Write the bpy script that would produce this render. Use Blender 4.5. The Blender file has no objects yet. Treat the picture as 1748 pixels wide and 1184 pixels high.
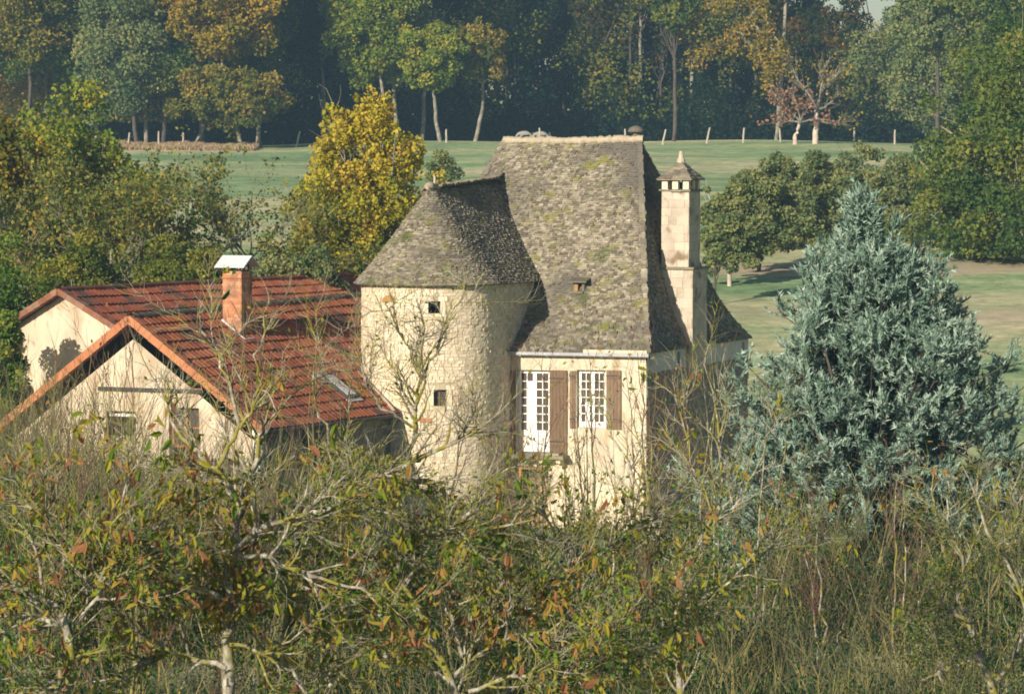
import bpy, math
import numpy as np
from math import radians, sin, cos, tan, pi

# ------------------------------------------------------------------ camera, light
scene = bpy.context.scene
COL = scene.collection
W0, H0, FOC = 1748.0, 1184.0, 6200.0
CAMZ = 9.79
HZ = 300.0                                   # horizon row of the photograph
pitch = math.atan((592 - HZ) / FOC)
cam_d = bpy.data.cameras.new("camera"); cam = bpy.data.objects.new("camera", cam_d); COL.objects.link(cam)
cam.location = (0, 0, CAMZ); cam.rotation_euler = (pi / 2 - pitch, 0, 0)
cam_d.sensor_width = 36; cam_d.lens = 36 * FOC / W0
cam_d.clip_start = 0.5; cam_d.clip_end = 3000
cam_d.dof.use_dof = True; cam_d.dof.focus_distance = 100; cam_d.dof.aperture_fstop = 13
scene.camera = cam
SUN_AZ, SUN_EL = radians(31), radians(19.5)    # azimuth measured left of straight behind the camera
sun_dir = np.array([-sin(SUN_AZ) * cos(SUN_EL), -cos(SUN_AZ) * cos(SUN_EL), sin(SUN_EL)])
sd = bpy.data.lights.new("sun", 'SUN'); sun = bpy.data.objects.new("sun", sd); COL.objects.link(sun)
sd.energy = 5.0; sd.angle = radians(0.5); sd.color = (1.0, 0.875, 0.71)
sun.rotation_euler = (pi / 2 - SUN_EL, 0, -SUN_AZ); sun.location = (-40, -60, 60)
world = bpy.data.worlds.new("World"); scene.world = world; world.use_nodes = True
wn = world.node_tree; bg = wn.nodes["Background"]
sky = wn.nodes.new("ShaderNodeTexSky"); sky.sky_type = 'NISHITA'; sky.sun_disc = False
sky.sun_elevation = SUN_EL; sky.sun_rotation = pi + SUN_AZ
wn.links.new(sky.outputs[0], bg.inputs[0]); bg.inputs[1].default_value = 0.06
vs = scene.view_settings
vs.view_transform = 'Standard'; vs.look = 'None'; vs.gamma = 1; vs.exposure = 0.6
scene.render.film_transparent = False
scene.cycles.filter_width = 1.8
scene.cycles.max_bounces = 6; scene.cycles.diffuse_bounces = 3; scene.cycles.glossy_bounces = 2
scene.cycles.transmission_bounces = 3; scene.cycles.volume_bounces = 0; scene.cycles.transparent_max_bounces = 8
try:
    scene.cycles.use_denoising = True
except Exception:
    pass

# ------------------------------------------------------------------ helpers
def nrm(a):
    a = np.asarray(a, float)
    return a / np.maximum(np.linalg.norm(a, axis=-1, keepdims=True), 1e-9)

def ray(px, py):
    x = (px - W0 / 2) / FOC; y = -(py - H0 / 2) / FOC
    cp, sp = cos(pitch), sin(pitch)
    return np.array([x, cp + y * sp, -sp + y * cp])

CAM = np.array([0, 0, CAMZ])
def at(px, py, Y):
    d = ray(px, py); return CAM + d * (Y / d[1])
def on_plane(px, py, P0, n):
    d = ray(px, py); n = np.asarray(n, float)
    return CAM + d * (np.dot(np.asarray(P0) - CAM, n) / np.dot(d, n))

class Geo:
    def __init__(self): self.V = []; self.Q = []; self.T = []; self.tq = []; self.tt = []; self.mq = []; self.mt = []; self.n = 0
    def add(self, V, Q=None, T=None, tint=0.5, m=0):
        V = np.asarray(V, float).reshape(-1, 3)
        for arr, lst, tl, ml in ((Q, self.Q, self.tq, self.mq), (T, self.T, self.tt, self.mt)):
            if arr is not None and len(arr):
                arr = np.asarray(arr, np.int64); lst.append(arr + self.n)
                tl.append(np.broadcast_to(np.asarray(tint, float), (len(arr),)).copy())
                ml.append(np.full(len(arr), m, np.int32))
        self.V.append(V); self.n += len(V); return self
    def box(self, c, ax, ay, az, tint=0.5, m=0):
        """c = corner, ax ay az = edge vectors"""
        c = np.asarray(c, float); ax, ay, az = map(lambda t: np.asarray(t, float), (ax, ay, az))
        V = [c, c + ax, c + ax + ay, c + ay, c + az, c + ax + az, c + ax + ay + az, c + ay + az]
        Q = [[0, 3, 2, 1], [4, 5, 6, 7], [0, 1, 5, 4], [1, 2, 6, 5], [2, 3, 7, 6], [3, 0, 4, 7]]
        if np.dot(np.cross(ax, ay), az) < 0: Q = [q[::-1] for q in Q]
        return self.add(V, Q=Q, tint=tint, m=m)
    def build(self, name, mats, parent=None, smooth=False):
        V = np.concatenate(self.V) if self.V else np.zeros((0, 3))
        me = bpy.data.meshes.new(name)
        me.vertices.add(len(V)); 
        org = parent_world(parent)
        me.vertices.foreach_set("co", (V - org).astype(np.float32).ravel())
        q = np.concatenate(self.Q) if self.Q else np.zeros((0, 4), np.int64)
        t = np.concatenate(self.T) if self.T else np.zeros((0, 3), np.int64)
        nl = len(q) * 4 + len(t) * 3; nf = len(q) + len(t)
        me.loops.add(nl); me.polygons.add(nf)
        me.loops.foreach_set("vertex_index", np.concatenate([q.ravel(), t.ravel()]).astype(np.int32))
        st = np.concatenate([np.arange(len(q)) * 4, len(q) * 4 + np.arange(len(t)) * 3]).astype(np.int32)
        me.polygons.foreach_set("loop_start", st)
        me.polygons.foreach_set("material_index", np.concatenate(self.mq + self.mt).astype(np.int32) if nf else np.zeros(0, np.int32))
        me.polygons.foreach_set("use_smooth", np.full(nf, smooth))
        me.update(calc_edges=True)
        a = me.attributes.new("tint", 'FLOAT', 'FACE')
        a.data.foreach_set("value", np.concatenate(self.tq + self.tt).astype(np.float32))
        for mm in (mats if isinstance(mats, (list, tuple)) else [mats]): me.materials.append(mm)
        o = bpy.data.objects.new(name, me); COL.objects.link(o)
        if parent is not None: o.parent = parent
        return o

PW = {}
def parent_world(p):
    o = np.zeros(3)
    while p is not None:
        o = o + np.array(p.location); p = p.parent
    return o

def tag(o, label=None, cat=None, group=None, kind=None):
    if label: o['label'] = label
    if cat: o['category'] = cat
    if group: o['group'] = group
    if kind: o['kind'] = kind
    return o
def thing(name, label, cat, loc, group=None):
    o = bpy.data.objects.new(name, None); COL.objects.link(o); o.location = tuple(float(v) for v in loc)
    o.empty_display_size = 0.3
    return tag(o, label, cat, group)

# ---- tubes / branches
def tubes(g, P, R, sides=5, tint=0.5, m=0):
    P = np.asarray(P, float); R = np.asarray(R, float)
    if P.ndim == 2: P = P[None]; R = R[None]
    M, K, _ = P.shape
    tn = nrm(np.gradient(P, axis=1))
    ref = np.array([0.31, 0.22, 0.92]); ref2 = np.array([0.9, -0.3, 0.1])
    par = np.abs(tn @ nrm(ref))[..., None] > 0.95
    a = nrm(np.cross(tn, np.where(par, ref2, ref))); b = np.cross(tn, a)
    th = np.arange(sides) * 2 * pi / sides
    ring = P[:, :, None, :] + R[:, :, None, None] * (np.cos(th)[None, None, :, None] * a[:, :, None, :] + np.sin(th)[None, None, :, None] * b[:, :, None, :])
    idx = np.arange(M * K * sides).reshape(M, K, sides)
    i0 = idx[:, :-1, :]; i1 = idx[:, 1:, :]
    q = np.stack([i0, np.roll(i0, -1, 2), np.roll(i1, -1, 2), i1], -1).reshape(-1, 4)
    tt = tint if np.ndim(tint) == 0 else np.repeat(tint, (K - 1) * sides)
    g.add(ring.reshape(-1, 3), Q=q, tint=tt, m=m)
    return g

def resample(pts, rad, K, rng=None, wig=0.0):
    pts = np.asarray(pts, float); d = np.r_[0, np.cumsum(np.linalg.norm(np.diff(pts, axis=0), axis=1))]
    s = np.linspace(0, d[-1], K)
    P = np.stack([np.interp(s, d, pts[:, i]) for i in range(3)], 1)
    for _ in range(2):
        P[1:-1] = (P[:-2] + 2 * P[1:-1] + P[2:]) / 4
    if rng is not None and wig > 0:
        n = rng.normal(size=(K, 3)) * wig; n[0] = 0; P = P + n
    R = np.interp(s, d, rad)
    return P, R

def spawn(rng, P, R, n, L, ang=0.8, up=0.15, K=5, rmax=0.05, wig=0.18, t0=0.15, taper=0.8, t1=1.0, rmin=0.004):
    M, K0, _ = P.shape
    w = np.linalg.norm(np.diff(P, axis=1), axis=2).sum(1); w = w / w.sum()
    m = rng.choice(M, n, p=w)
    t = rng.uniform(t0, t1, n) * (K0 - 1.001); i = t.astype(int); f = (t - i)[:, None]
    pos = P[m, i] * (1 - f) + P[m, i + 1] * f
    r = R[m, i] * (1 - f[:, 0]) + R[m, i + 1] * f[:, 0]
    tn = nrm(P[m, i + 1] - P[m, i])
    pp = nrm(np.cross(tn, rng.normal(size=(n, 3))))
    a = ang * rng.uniform(0.6, 1.3, n)[:, None]
    d = nrm(np.cos(a) * tn + np.sin(a) * pp + np.array([0, 0, up]))
    ln = (L * rng.uniform(0.45, 1.25, n) / (K - 1))[:, None]
    out = np.zeros((n, K, 3)); out[:, 0] = pos
    for k in range(1, K):
        out[:, k] = out[:, k - 1] + d * ln
        d = nrm(d + rng.normal(size=(n, 3)) * wig + np.array([0, 0, up * 0.35]))
    r0 = np.maximum(np.minimum(r * 0.75, rmax), rmin)
    RR = r0[:, None] * (1 - taper * np.linspace(0, 1, K)[None])
    return out, RR

def leaf_blades(g, rng, C, size, aspect=.4, tint=0.5, droop=1.6):
    n = len(C); size = np.broadcast_to(size, (n,)); ax = rng.normal(size=(n, 3)); ax[:, 2] -= droop; ax = nrm(ax)
    sd_ = nrm(np.cross(ax, rng.normal(size=(n, 3)))); nn = np.cross(ax, sd_); L = ax * size[:, None]; S = sd_ * (size * .5 * aspect)[:, None]; F = nn * (size * .10)[:, None]
    V = np.stack([C, C + L * .28 + S * .85 + F, C + L * .68 + S * .8 + F * .8, C + L - F * 1.5, C + L * .68 - S * .8 + F * .8, C + L * .28 - S * .85 + F], 1)
    b = (np.arange(n) * 6)[:, None]; g.add(V.reshape(-1, 3), Q=np.concatenate([b + np.array([0, 1, 2, 3]), b + np.array([0, 3, 4, 5])]), tint=np.r_[tint, tint])
def leaf_quads(g, rng, C, size, aspect=0.55, up=None, tint=0.5, m=0, droop=0.0, fold=0.0):
    """rhombic leaf cards: C centres, size length; long axis random (or towards `up`)"""
    n = len(C); size = np.broadcast_to(size, (n,))
    ax = rng.normal(size=(n, 3))
    if up is not None: ax = nrm(ax) * 0.6 + up
    ax[:, 2] -= droop; ax = nrm(ax)
    sd_ = nrm(np.cross(ax, rng.normal(size=(n, 3))))
    L = ax * (size * 0.5)[:, None]; S = sd_ * (size * 0.5 * aspect)[:, None]
    V = np.stack([C - L, C + S - L * 0.1, C + L, C - S - L * 0.1], 1)
    g.add(V.reshape(-1, 3), Q=np.arange(4 * n).reshape(n, 4), tint=tint, m=m)
    return g

# ------------------------------------------------------------------ materials
def new_mat(name):
    m = bpy.data.materials.new(name); m.use_nodes = True
    nt = m.node_tree; nt.nodes.clear()
    out = nt.nodes.new("ShaderNodeOutputMaterial")
    return m, nt, out
def N(nt, kind, **kw):
    n = nt.nodes.new(kind)
    for k, v in kw.items():
        if hasattr(n, k): setattr(n, k, v)
        else: n.inputs[k].default_value = v
    return n
def ramp(nt, cols, pos=None, interp='LINEAR'):
    r = nt.nodes.new("ShaderNodeValToRGB"); r.color_ramp.interpolation = interp
    el = r.color_ramp.elements
    pos = pos or [i / max(1, len(cols) - 1) for i in range(len(cols))]
    while len(el) < len(cols): el.new(0.5)
    for e, c, p in zip(el, cols, pos): e.position = p; e.color = (*c, 1)
    return r
def leaf_mat(name, cols, trans=0.35, pos=None, k=1.55):
    cols = [tuple(min(.75, c * k) for c in cc) for cc in cols]
    m, nt, out = new_mat(name); L = nt.links
    at_ = N(nt, "ShaderNodeAttribute", attribute_name="tint")
    r = ramp(nt, cols, pos); L.new(at_.outputs["Fac"], r.inputs[0])
    d = N(nt, "ShaderNodeBsdfDiffuse"); t = N(nt, "ShaderNodeBsdfTranslucent"); mx = N(nt, "ShaderNodeMixShader")
    mx.inputs[0].default_value = trans
    L.new(r.outputs[0], d.inputs[0]); L.new(r.outputs[0], t.inputs[0])
    L.new(d.outputs[0], mx.inputs[1]); L.new(t.outputs[0], mx.inputs[2]); L.new(mx.outputs[0], out.inputs[0])
    return m
def solid_mat(name, cols, scale=4.0, k=1.0, rough=0.85, bump=0.3, bscale=30.0, use_tint=True, tint_w=0.6, spec=0.2, metal=0.0, detail=6.0, bdist=0.02, lichen=None, stretch=(1, 1, 1)):
    """colour ramp driven by noise + per-face tint, with bump"""
    cols = [tuple(c * k for c in cc) for cc in cols]
    m, nt, out = new_mat(name); L = nt.links
    tc = N(nt, "ShaderNodeTexCoord"); mp = N(nt, "ShaderNodeMapping"); mp.inputs["Scale"].default_value = stretch
    L.new(tc.outputs["Object"], mp.inputs[0])
    nz = N(nt, "ShaderNodeTexNoise"); nz.inputs["Scale"].default_value = scale; nz.inputs["Detail"].default_value = detail; nz.inputs["Roughness"].default_value = 0.65
    L.new(mp.outputs[0], nz.inputs["Vector"])
    r = ramp(nt, cols)
    if use_tint:
        at_ = N(nt, "ShaderNodeAttribute", attribute_name="tint")
        sc = N(nt, "ShaderNodeMapRange"); sc.inputs[1].default_value = 0.3; sc.inputs[2].default_value = 0.7
        L.new(nz.outputs[0], sc.inputs[0])
        mi = N(nt, "ShaderNodeMix"); mi.data_type = 'FLOAT'; mi.inputs[0].default_value = tint_w
        L.new(sc.outputs[0], mi.inputs[2]); L.new(at_.outputs["Fac"], mi.inputs[3]); L.new(mi.outputs[0], r.inputs[0])
    else:
        sc = N(nt, "ShaderNodeMapRange"); sc.inputs[1].default_value = 0.3; sc.inputs[2].default_value = 0.7
        L.new(nz.outputs[0], sc.inputs[0]); L.new(sc.outputs[0], r.inputs[0])
    col = r.outputs[0]
    if lichen:
        for (lc, ls, lo, hi, seed) in lichen:
            n2 = N(nt, "ShaderNodeTexNoise"); n2.inputs["Scale"].default_value = ls; n2.inputs["Detail"].default_value = 5
            m2 = N(nt, "ShaderNodeMapping"); m2.inputs["Location"].default_value = (seed, seed * 1.7, -seed); L.new(mp.outputs[0], m2.inputs[0]); L.new(m2.outputs[0], n2.inputs["Vector"])
            mr = N(nt, "ShaderNodeMapRange"); mr.inputs[1].default_value = lo; mr.inputs[2].default_value = hi; L.new(n2.outputs[0], mr.inputs[0])
            mc = N(nt, "ShaderNodeMix"); mc.data_type = 'RGBA'; L.new(mr.outputs[0], mc.inputs[0]); L.new(col, mc.inputs[6]); mc.inputs[7].default_value = (*lc, 1)
            col = mc.outputs[2]
    b = N(nt, "ShaderNodeBsdfPrincipled"); b.inputs["Roughness"].default_value = rough; b.inputs["Metallic"].default_value = metal
    b.inputs["Specular IOR Level"].default_value = spec
    L.new(col, b.inputs["Base Color"])
    if bump > 0:
        n3 = N(nt, "ShaderNodeTexNoise"); n3.inputs["Scale"].default_value = bscale; n3.inputs["Detail"].default_value = 4; L.new(tc.outputs["Object"], n3.inputs["Vector"])
        bp = N(nt, "ShaderNodeBump"); bp.inputs["Strength"].default_value = bump; bp.inputs["Distance"].default_value = bdist
        L.new(n3.outputs[0], bp.inputs["Height"]); L.new(bp.outputs[0], b.inputs["Normal"])
    L.new(b.outputs[0], out.inputs[0]); return m

M = {}
M['slate'] = solid_mat('stone_roof_tile', [(.055, .048, .036), (.135, .12, .09), (.225, .20, .15), (.32, .29, .22), (.52, .48, .38)], scale=6.5, bump=0.9, bscale=16, tint_w=0.62,
                       lichen=[((.20, .20, .06), 2.6, .56, .70, 13.0), ((.09, .105, .035), 1.1, .60, .74, 3.0), ((.13, .12, .10), .5, .5, .68, 9.0)])
M['mortar'] = solid_mat('ridge_mortar', k=.78, cols=[(.36, .31, .23), (.55, .48, .36)], scale=5, use_tint=False, bump=.6, bscale=12)
M['render'] = solid_mat('lime_render', k=.86, cols=[(.50, .43, .32), (.62, .545, .42), (.70, .62, .49)], scale=1.3, use_tint=False, bump=.7, bscale=9, bdist=.04, stretch=(1, 1, .4),
                        lichen=[((.38, .30, .19), 2.5, .55, .70, 5.0), ((.28, .23, .17), 6.0, .62, .74, 8.0)])
M['rubble'] = solid_mat('rubble_stone', k=1.08, cols=[(.33, .27, .18), (.50, .425, .30), (.60, .52, .39), (.68, .61, .47)], scale=3, tint_w=.55, bump=.6, bscale=18,
                        lichen=[((.22, .17, .11), 6, .62, .72, 2.0)])
M['mortarwall'] = solid_mat('wall_mortar', k=1.05, cols=[(.36, .30, .21), (.52, .45, .33)], scale=2.0, use_tint=False, bump=.8, bscale=14, bdist=.04)
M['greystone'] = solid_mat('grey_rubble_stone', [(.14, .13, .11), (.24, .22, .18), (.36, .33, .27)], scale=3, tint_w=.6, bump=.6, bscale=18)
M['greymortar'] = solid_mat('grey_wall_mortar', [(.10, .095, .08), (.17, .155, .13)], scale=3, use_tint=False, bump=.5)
M['limewash'] = solid_mat('limewash', [(.44, .43, .41), (.58, .56, .53)], scale=2, use_tint=False, bump=.3)
M['chimstone'] = solid_mat('chimney_stone', k=.86, cols=[(.30, .25, .19), (.52, .45, .36), (.63, .57, .48)], scale=2.6, tint_w=.45, bump=.6, bscale=14, lichen=[((.20, .15, .10), 2.2, .56, .68, 4.0)])
M['cream'] = solid_mat('cream_plaster', k=.88, cols=[(.56, .46, .34), (.70, .60, .46)], scale=1.5, use_tint=False, bump=.5, bscale=12, lichen=[((.34, .26, .18), 1.6, .50, .70, 5.0), ((.26, .22, .17), 5.0, .60, .74, 1.0)], stretch=(1, 1, .45))
M['white'] = solid_mat('white_paint', [(.70, .68, .66), (.80, .78, .76)], scale=5, use_tint=False, bump=.05, rough=.5)
M['tile'] = solid_mat('red_clay_tile', [(.17, .05, .026), (.30, .088, .044), (.42, .14, .072), (.50, .22, .125)], k=.8, scale=1.8, tint_w=.55, bump=.3, bscale=40,
                      lichen=[((.08, .05, .04), 1.2, .50, .66, 6.0), ((.15, .12, .075), 4.0, .62, .75, 8.0)])
M['lichentile'] = solid_mat('lichened_ridge_tile', [(.10, .09, .07), (.20, .18, .13), (.30, .26, .18)], scale=6, tint_w=.4, bump=.5)
M['olddtile'] = solid_mat('weathered_tile', [(.13, .065, .04), (.22, .09, .055), (.30, .19, .13)], scale=2, tint_w=.5, bump=.4, lichen=[((.16, .13, .09), 1.5, .52, .68, 5.0)])
M['rake'] = solid_mat('terracotta_verge', k=.85, cols=[(.40, .15, .07), (.55, .24, .12)], scale=3, tint_w=.5, bump=.2)
M['brick'] = solid_mat('chimney_brick', k=.85, cols=[(.30, .13, .07), (.50, .23, .12), (.64, .38, .25)], scale=7, tint_w=.75, bump=.4, lichen=[((.16, .10, .07), 2.2, .52, .68, 3.0)])
M['sheet'] = solid_mat('zinc_sheet', [(.66, .68, .70), (.76, .78, .80)], k=.82, scale=3, use_tint=False, bump=.25, bscale=6, rough=.45, spec=.5, lichen=[((.36, .33, .29), 3.0, .55, .72, 3.0)])
M['oldwood'] = solid_mat('weathered_shutter_wood', [(.10, .065, .04), (.17, .115, .075), (.24, .17, .12)], scale=4, tint_w=.6, bump=.3, stretch=(8, 8, 1))
M['orangewood'] = solid_mat('orange_wood', [(.30, .13, .05), (.45, .22, .09)], scale=4, tint_w=.4, bump=.1)
M['dark'] = solid_mat('dark_metal', [(.03, .03, .035), (.06, .06, .065)], scale=6, use_tint=False, bump=.1, rough=.5)
M['gutter'] = solid_mat('grey_gutter', [(.30, .31, .33), (.44, .45, .47)], scale=4, use_tint=False, bump=.05, rough=.4, spec=.4)
M['ochre'] = solid_mat('ochre_brick', k=.75, cols=[(.36, .2, .07), (.48, .29, .12)], scale=9, tint_w=.4, bump=.2)
M['doorwood'] = solid_mat('pale_door_wood', [(.33, .2, .12), (.42, .28, .17)], scale=4, tint_w=.4, bump=.1)
mg, nt, out = new_mat('window_glass')
b = N(nt, "ShaderNodeBsdfPrincipled"); b.inputs["Base Color"].default_value = (.085, .07, .065, 1); b.inputs["Roughness"].default_value = .12
b.inputs["Specular IOR Level"].default_value = .6; nt.links.new(b.outputs[0], out.inputs[0]); M['glass'] = mg
M['bark'] = solid_mat('grey_bark', [(.10, .09, .075), (.2, .185, .15), (.33, .31, .27)], scale=3, use_tint=False, bump=.4)
M['darkbark'] = solid_mat('dark_bark', [(.05, .042, .035), (.10, .085, .07)], scale=3, use_tint=False, bump=.4)
M['palebark'] = solid_mat('pale_bark', [(.34, .29, .24), (.56, .48, .40)], scale=2, use_tint=False, bump=.4)
M['lichenbark'] = solid_mat('lichen_covered_bark', [(.07, .06, .045), (.19, .17, .135), (.32, .30, .25), (.48, .45, .40)], scale=9, use_tint=False, bump=.6, bscale=25,
                            lichen=[((.20, .185, .04), 4.0, .47, .57, 4.0), ((.42, .40, .34), 7.0, .60, .66, 8.0)])
M['twig'] = solid_mat('thin_twig_bark', [(.04, .042, .02), (.165, .16, .08)], scale=2, tint_w=.5, bump=0, lichen=[((.22, .19, .07), 1.5, .5, .6, 2.0)])
M['lichentwig'] = solid_mat('lichened_twig_bark', [(.10, .095, .065), (.22, .21, .15), (.36, .345, .26)], scale=4, tint_w=.6, bump=0, lichen=[((.24, .225, .05), 3.0, .5, .58, 2.0)])
M['redtwig'] = solid_mat('reddish_twig_bark', [(.10, .055, .045), (.18, .10, .08)], scale=2, tint_w=.5, bump=0)
M['wood_post'] = solid_mat('split_wood_post', [(.30, .27, .22), (.45, .41, .35)], scale=5, use_tint=False, bump=.3)
M['hide'] = solid_mat('pale_hide', k=.42, cols=[(.5, .48, .44), (.62, .6, .55)], scale=3, use_tint=False, bump=.1)

g_olive = [(.028, .042, .012), (.06, .085, .018), (.115, .13, .022), (.19, .17, .025)]
M['l_olive'] = leaf_mat('olive_leaves', g_olive)
M['l_green'] = leaf_mat('green_leaves', [(.018, .045, .012), (.045, .095, .018), (.10, .15, .024), (.22, .20, .03)])
M['l_dark'] = leaf_mat('dark_leaves', [(.006, .018, .013), (.012, .03, .018), (.022, .042, .018)], .2, k=.9)  # very dark leaf colour paints in the shade inside the wood
M['l_darkmix'] = leaf_mat('dark_autumn_leaves', [(.008, .022, .012), (.022, .04, .014), (.055, .05, .014), (.13, .065, .016)], .2, k=1.2)  # dark end paints in the wood's shade, orange end is autumn leaf colour
M['l_gold'] = leaf_mat('golden_leaves', [(.07, .085, .015), (.19, .16, .02), (.29, .20, .025), (.34, .20, .035)], k=1.2)
M['l_woodgold'] = leaf_mat('muted_ochre_leaves', [(.04, .06, .015), (.10, .12, .022), (.20, .17, .028), (.28, .19, .04)], k=1.25)
M['l_woodgreen'] = leaf_mat('muted_green_leaves', [(.018, .04, .014), (.045, .08, .02), (.10, .125, .025), (.18, .16, .03)], k=1.6)
M['l_yellow'] = leaf_mat('yellow_autumn_leaves', [(.045, .075, .012), (.13, .15, .016), (.26, .23, .022), (.34, .28, .035), (.30, .20, .045)], .4, k=1.6)
M['l_ygreen'] = leaf_mat('yellow_green_leaves', [(.04, .075, .012), (.09, .13, .018), (.18, .20, .025), (.28, .22, .03)], .4)
M['l_hazygreen'] = leaf_mat('dull_green_leaves', [(.03, .05, .024), (.06, .085, .034), (.11, .12, .045), (.13, .135, .05)], k=2.2)
M['l_walnut'] = leaf_mat('walnut_leaves', [(.028, .05, .016), (.065, .095, .024), (.13, .13, .03), (.22, .17, .03), (.27, .12, .04)], .3, [0, .35, .65, .85, 1])
M['l_red'] = leaf_mat('russet_leaves', [(.13, .07, .045), (.22, .11, .07), (.26, .17, .09)])
M['l_big'] = leaf_mat('large_autumn_leaves', [(.05, .12, .02), (.13, .19, .02), (.28, .27, .03), (.34, .26, .05), (.33, .16, .08), (.20, .09, .05)], .4, k=1.05, pos= [0, .22, .42, .6, .8, 1])
M['l_under'] = leaf_mat('undergrowth_leaves', [(.010, .030, .010), (.028, .07, .014), (.075, .125, .018), (.15, .16, .025), (.20, .14, .04)], .35, [0, .35, .65, .88, 1], k=1.75)
M['l_under2'] = leaf_mat('undergrowth_bush_leaves', [(.006, .02, .011), (.018, .05, .013), (.05, .088, .015), (.14, .14, .02), (.16, .10, .03)], .25, [0, .4, .68, .9, 1], k=1.6)
M['needle'] = leaf_mat('blue_green_needles', [(.035, .075, .05), (.11, .18, .135), (.24, .34, .275), (.38, .47, .39)], .15, k=1.2)
M['drygrass'] = leaf_mat('dry_grass', [(.20, .16, .09), (.38, .28, .17), (.42, .33, .2)], .3, k=1.1)

# ------------------------------------------------------------------ ground
PY_ = np.array([-120, 0, 20, 35, 60, 85, 108, 125, 142, 168, 250, 303, 320, 360, 450, 700, 1200], float)
PZ_ = np.array([12.5, 8.1, 5.0, 2.2, .3, 0, 0, 1.4, 3.1, 5.05, 9.35, 12.25, 12.6, 12.7, 15, 24, 44], float)
def zt(x, y):
    x = np.asarray(x, float); y = np.asarray(y, float)
    z = np.interp(y, PY_, PZ_)
    z = z + 0.25 * np.sin(x * .045 + 1) * np.clip((y - 130) / 60, 0, 1) + .12 * np.sin(x * .21 + y * .05) * np.clip((y - 120) / 60, 0, 1)
    return z
xs = np.unique(np.concatenate([np.linspace(-900, -120, 14), np.linspace(-120, 120, 121), np.linspace(120, 900, 14)]))
ys = np.unique(np.concatenate([np.linspace(-120, 40, 33), np.linspace(40, 340, 151), np.linspace(340, 1200, 40)]))
X, Y = np.meshgrid(xs, ys); Zg = zt(X, Y)
idx = np.arange(X.size).reshape(X.shape)
g = Geo(); g.add(np.stack([X, Y, Zg], -1).reshape(-1, 3), Q=np.stack([idx[:-1, :-1], idx[:-1, 1:], idx[1:, 1:], idx[1:, :-1]], -1).reshape(-1, 4))
m, nt, out = new_mat('meadow_ground'); L = nt.links
tc = N(nt, "ShaderNodeTexCoord"); mp = N(nt, "ShaderNodeMapping"); mp.inputs["Scale"].default_value = (.35, 1, 1); L.new(tc.outputs["Object"], mp.inputs[0])
n1 = N(nt, "ShaderNodeTexNoise"); n1.inputs["Scale"].default_value = .09; n1.inputs["Detail"].default_value = 6; n1.inputs["Roughness"].default_value = .6; L.new(mp.outputs[0], n1.inputs["Vector"])
n2 = N(nt, "ShaderNodeTexNoise"); n2.inputs["Scale"].default_value = .9; n2.inputs["Detail"].default_value = 8; n2.inputs["Roughness"].default_value = .75; L.new(tc.outputs["Object"], n2.inputs["Vector"])
r1 = ramp(nt, [(.21, .32, .17), (.31, .41, .22), (.45, .47, .28), (.58, .53, .36)], [.40, .47, .55, .64]); L.new(n1.outputs[0], r1.inputs[0])
r2 = ramp(nt, [(.45, .5, .45), (1.4, 1.35, 1.25)], [.3, .7]); L.new(n2.outputs[0], r2.inputs[0])
mx = N(nt, "ShaderNodeMix"); mx.data_type = 'RGBA'; mx.blend_type = 'MULTIPLY'; mx.inputs[0].default_value = 1; L.new(r1.outputs[0], mx.inputs[6]); L.new(r2.outputs[0], mx.inputs[7])
# tan mown strips across the orchard (real bands of dry grass in world Y)
sx = N(nt, "ShaderNodeSeparateXYZ"); L.new(tc.outputs["Object"], sx.inputs[0])
wob = N(nt, "ShaderNodeMath", operation='MULTIPLY_ADD'); L.new(n1.outputs[0], wob.inputs[0]); wob.inputs[1].default_value = 16; L.new(sx.outputs[1], wob.inputs[2])
band = N(nt, "ShaderNodeValToRGB"); el = band.color_ramp.elements; el[0].position = 0; el[0].color = (0, 0, 0, 1); el[1].position = 1; el[1].color = (0, 0, 0, 1)
for p_, c_ in ((.24, 0), (.28, .5), (.32, .05), (.44, 0), (.48, .7), (.54, .6), (.58, 0)):
    e = el.new(p_); e.color = (c_, c_, c_, 1)
mr = N(nt, "ShaderNodeMapRange"); mr.inputs[1].default_value = 140; mr.inputs[2].default_value = 220; L.new(wob.outputs[0], mr.inputs[0]); L.new(mr.outputs[0], band.inputs[0])
xr = N(nt, "ShaderNodeMapRange"); xr.inputs[1].default_value = 2; xr.inputs[2].default_value = 9; L.new(sx.outputs[0], xr.inputs[0])
bm = N(nt, "ShaderNodeMath", operation='MULTIPLY'); L.new(band.outputs[0], bm.inputs[0]); L.new(xr.outputs[0], bm.inputs[1])
mx2 = N(nt, "ShaderNodeMix"); mx2.data_type = 'RGBA'; L.new(bm.outputs[0], mx2.inputs[0]); L.new(mx.outputs[2], mx2.inputs[6]); mx2.inputs[7].default_value = (.46, .36, .27, 1)
d = N(nt, "ShaderNodeBsdfDiffuse"); L.new(mx2.outputs[2], d.inputs[0])
bp = N(nt, "ShaderNodeBump"); bp.inputs["Strength"].default_value = .8; bp.inputs["Distance"].default_value = .15; L.new(n2.outputs[0], bp.inputs["Height"]); L.new(bp.outputs[0], d.inputs["Normal"])
L.new(d.outputs[0], out.inputs[0])
tag(g.build('ground', m, smooth=True), kind='structure')

# ------------------------------------------------------------------ generic masonry
def surf_normal(S, a, h):
    e = 1e-3
    da = S(np.clip(a + e, 0, 1.2), h) - S(a - e, h); dh = S(a, h + e) - S(a, h - e)
    return nrm(np.cross(da, dh))
def row_width(S, h, n=24):
    P = S(np.linspace(0, 1, n), np.full(n, h)); return np.linalg.norm(np.diff(P, axis=0), axis=1).sum()

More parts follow.
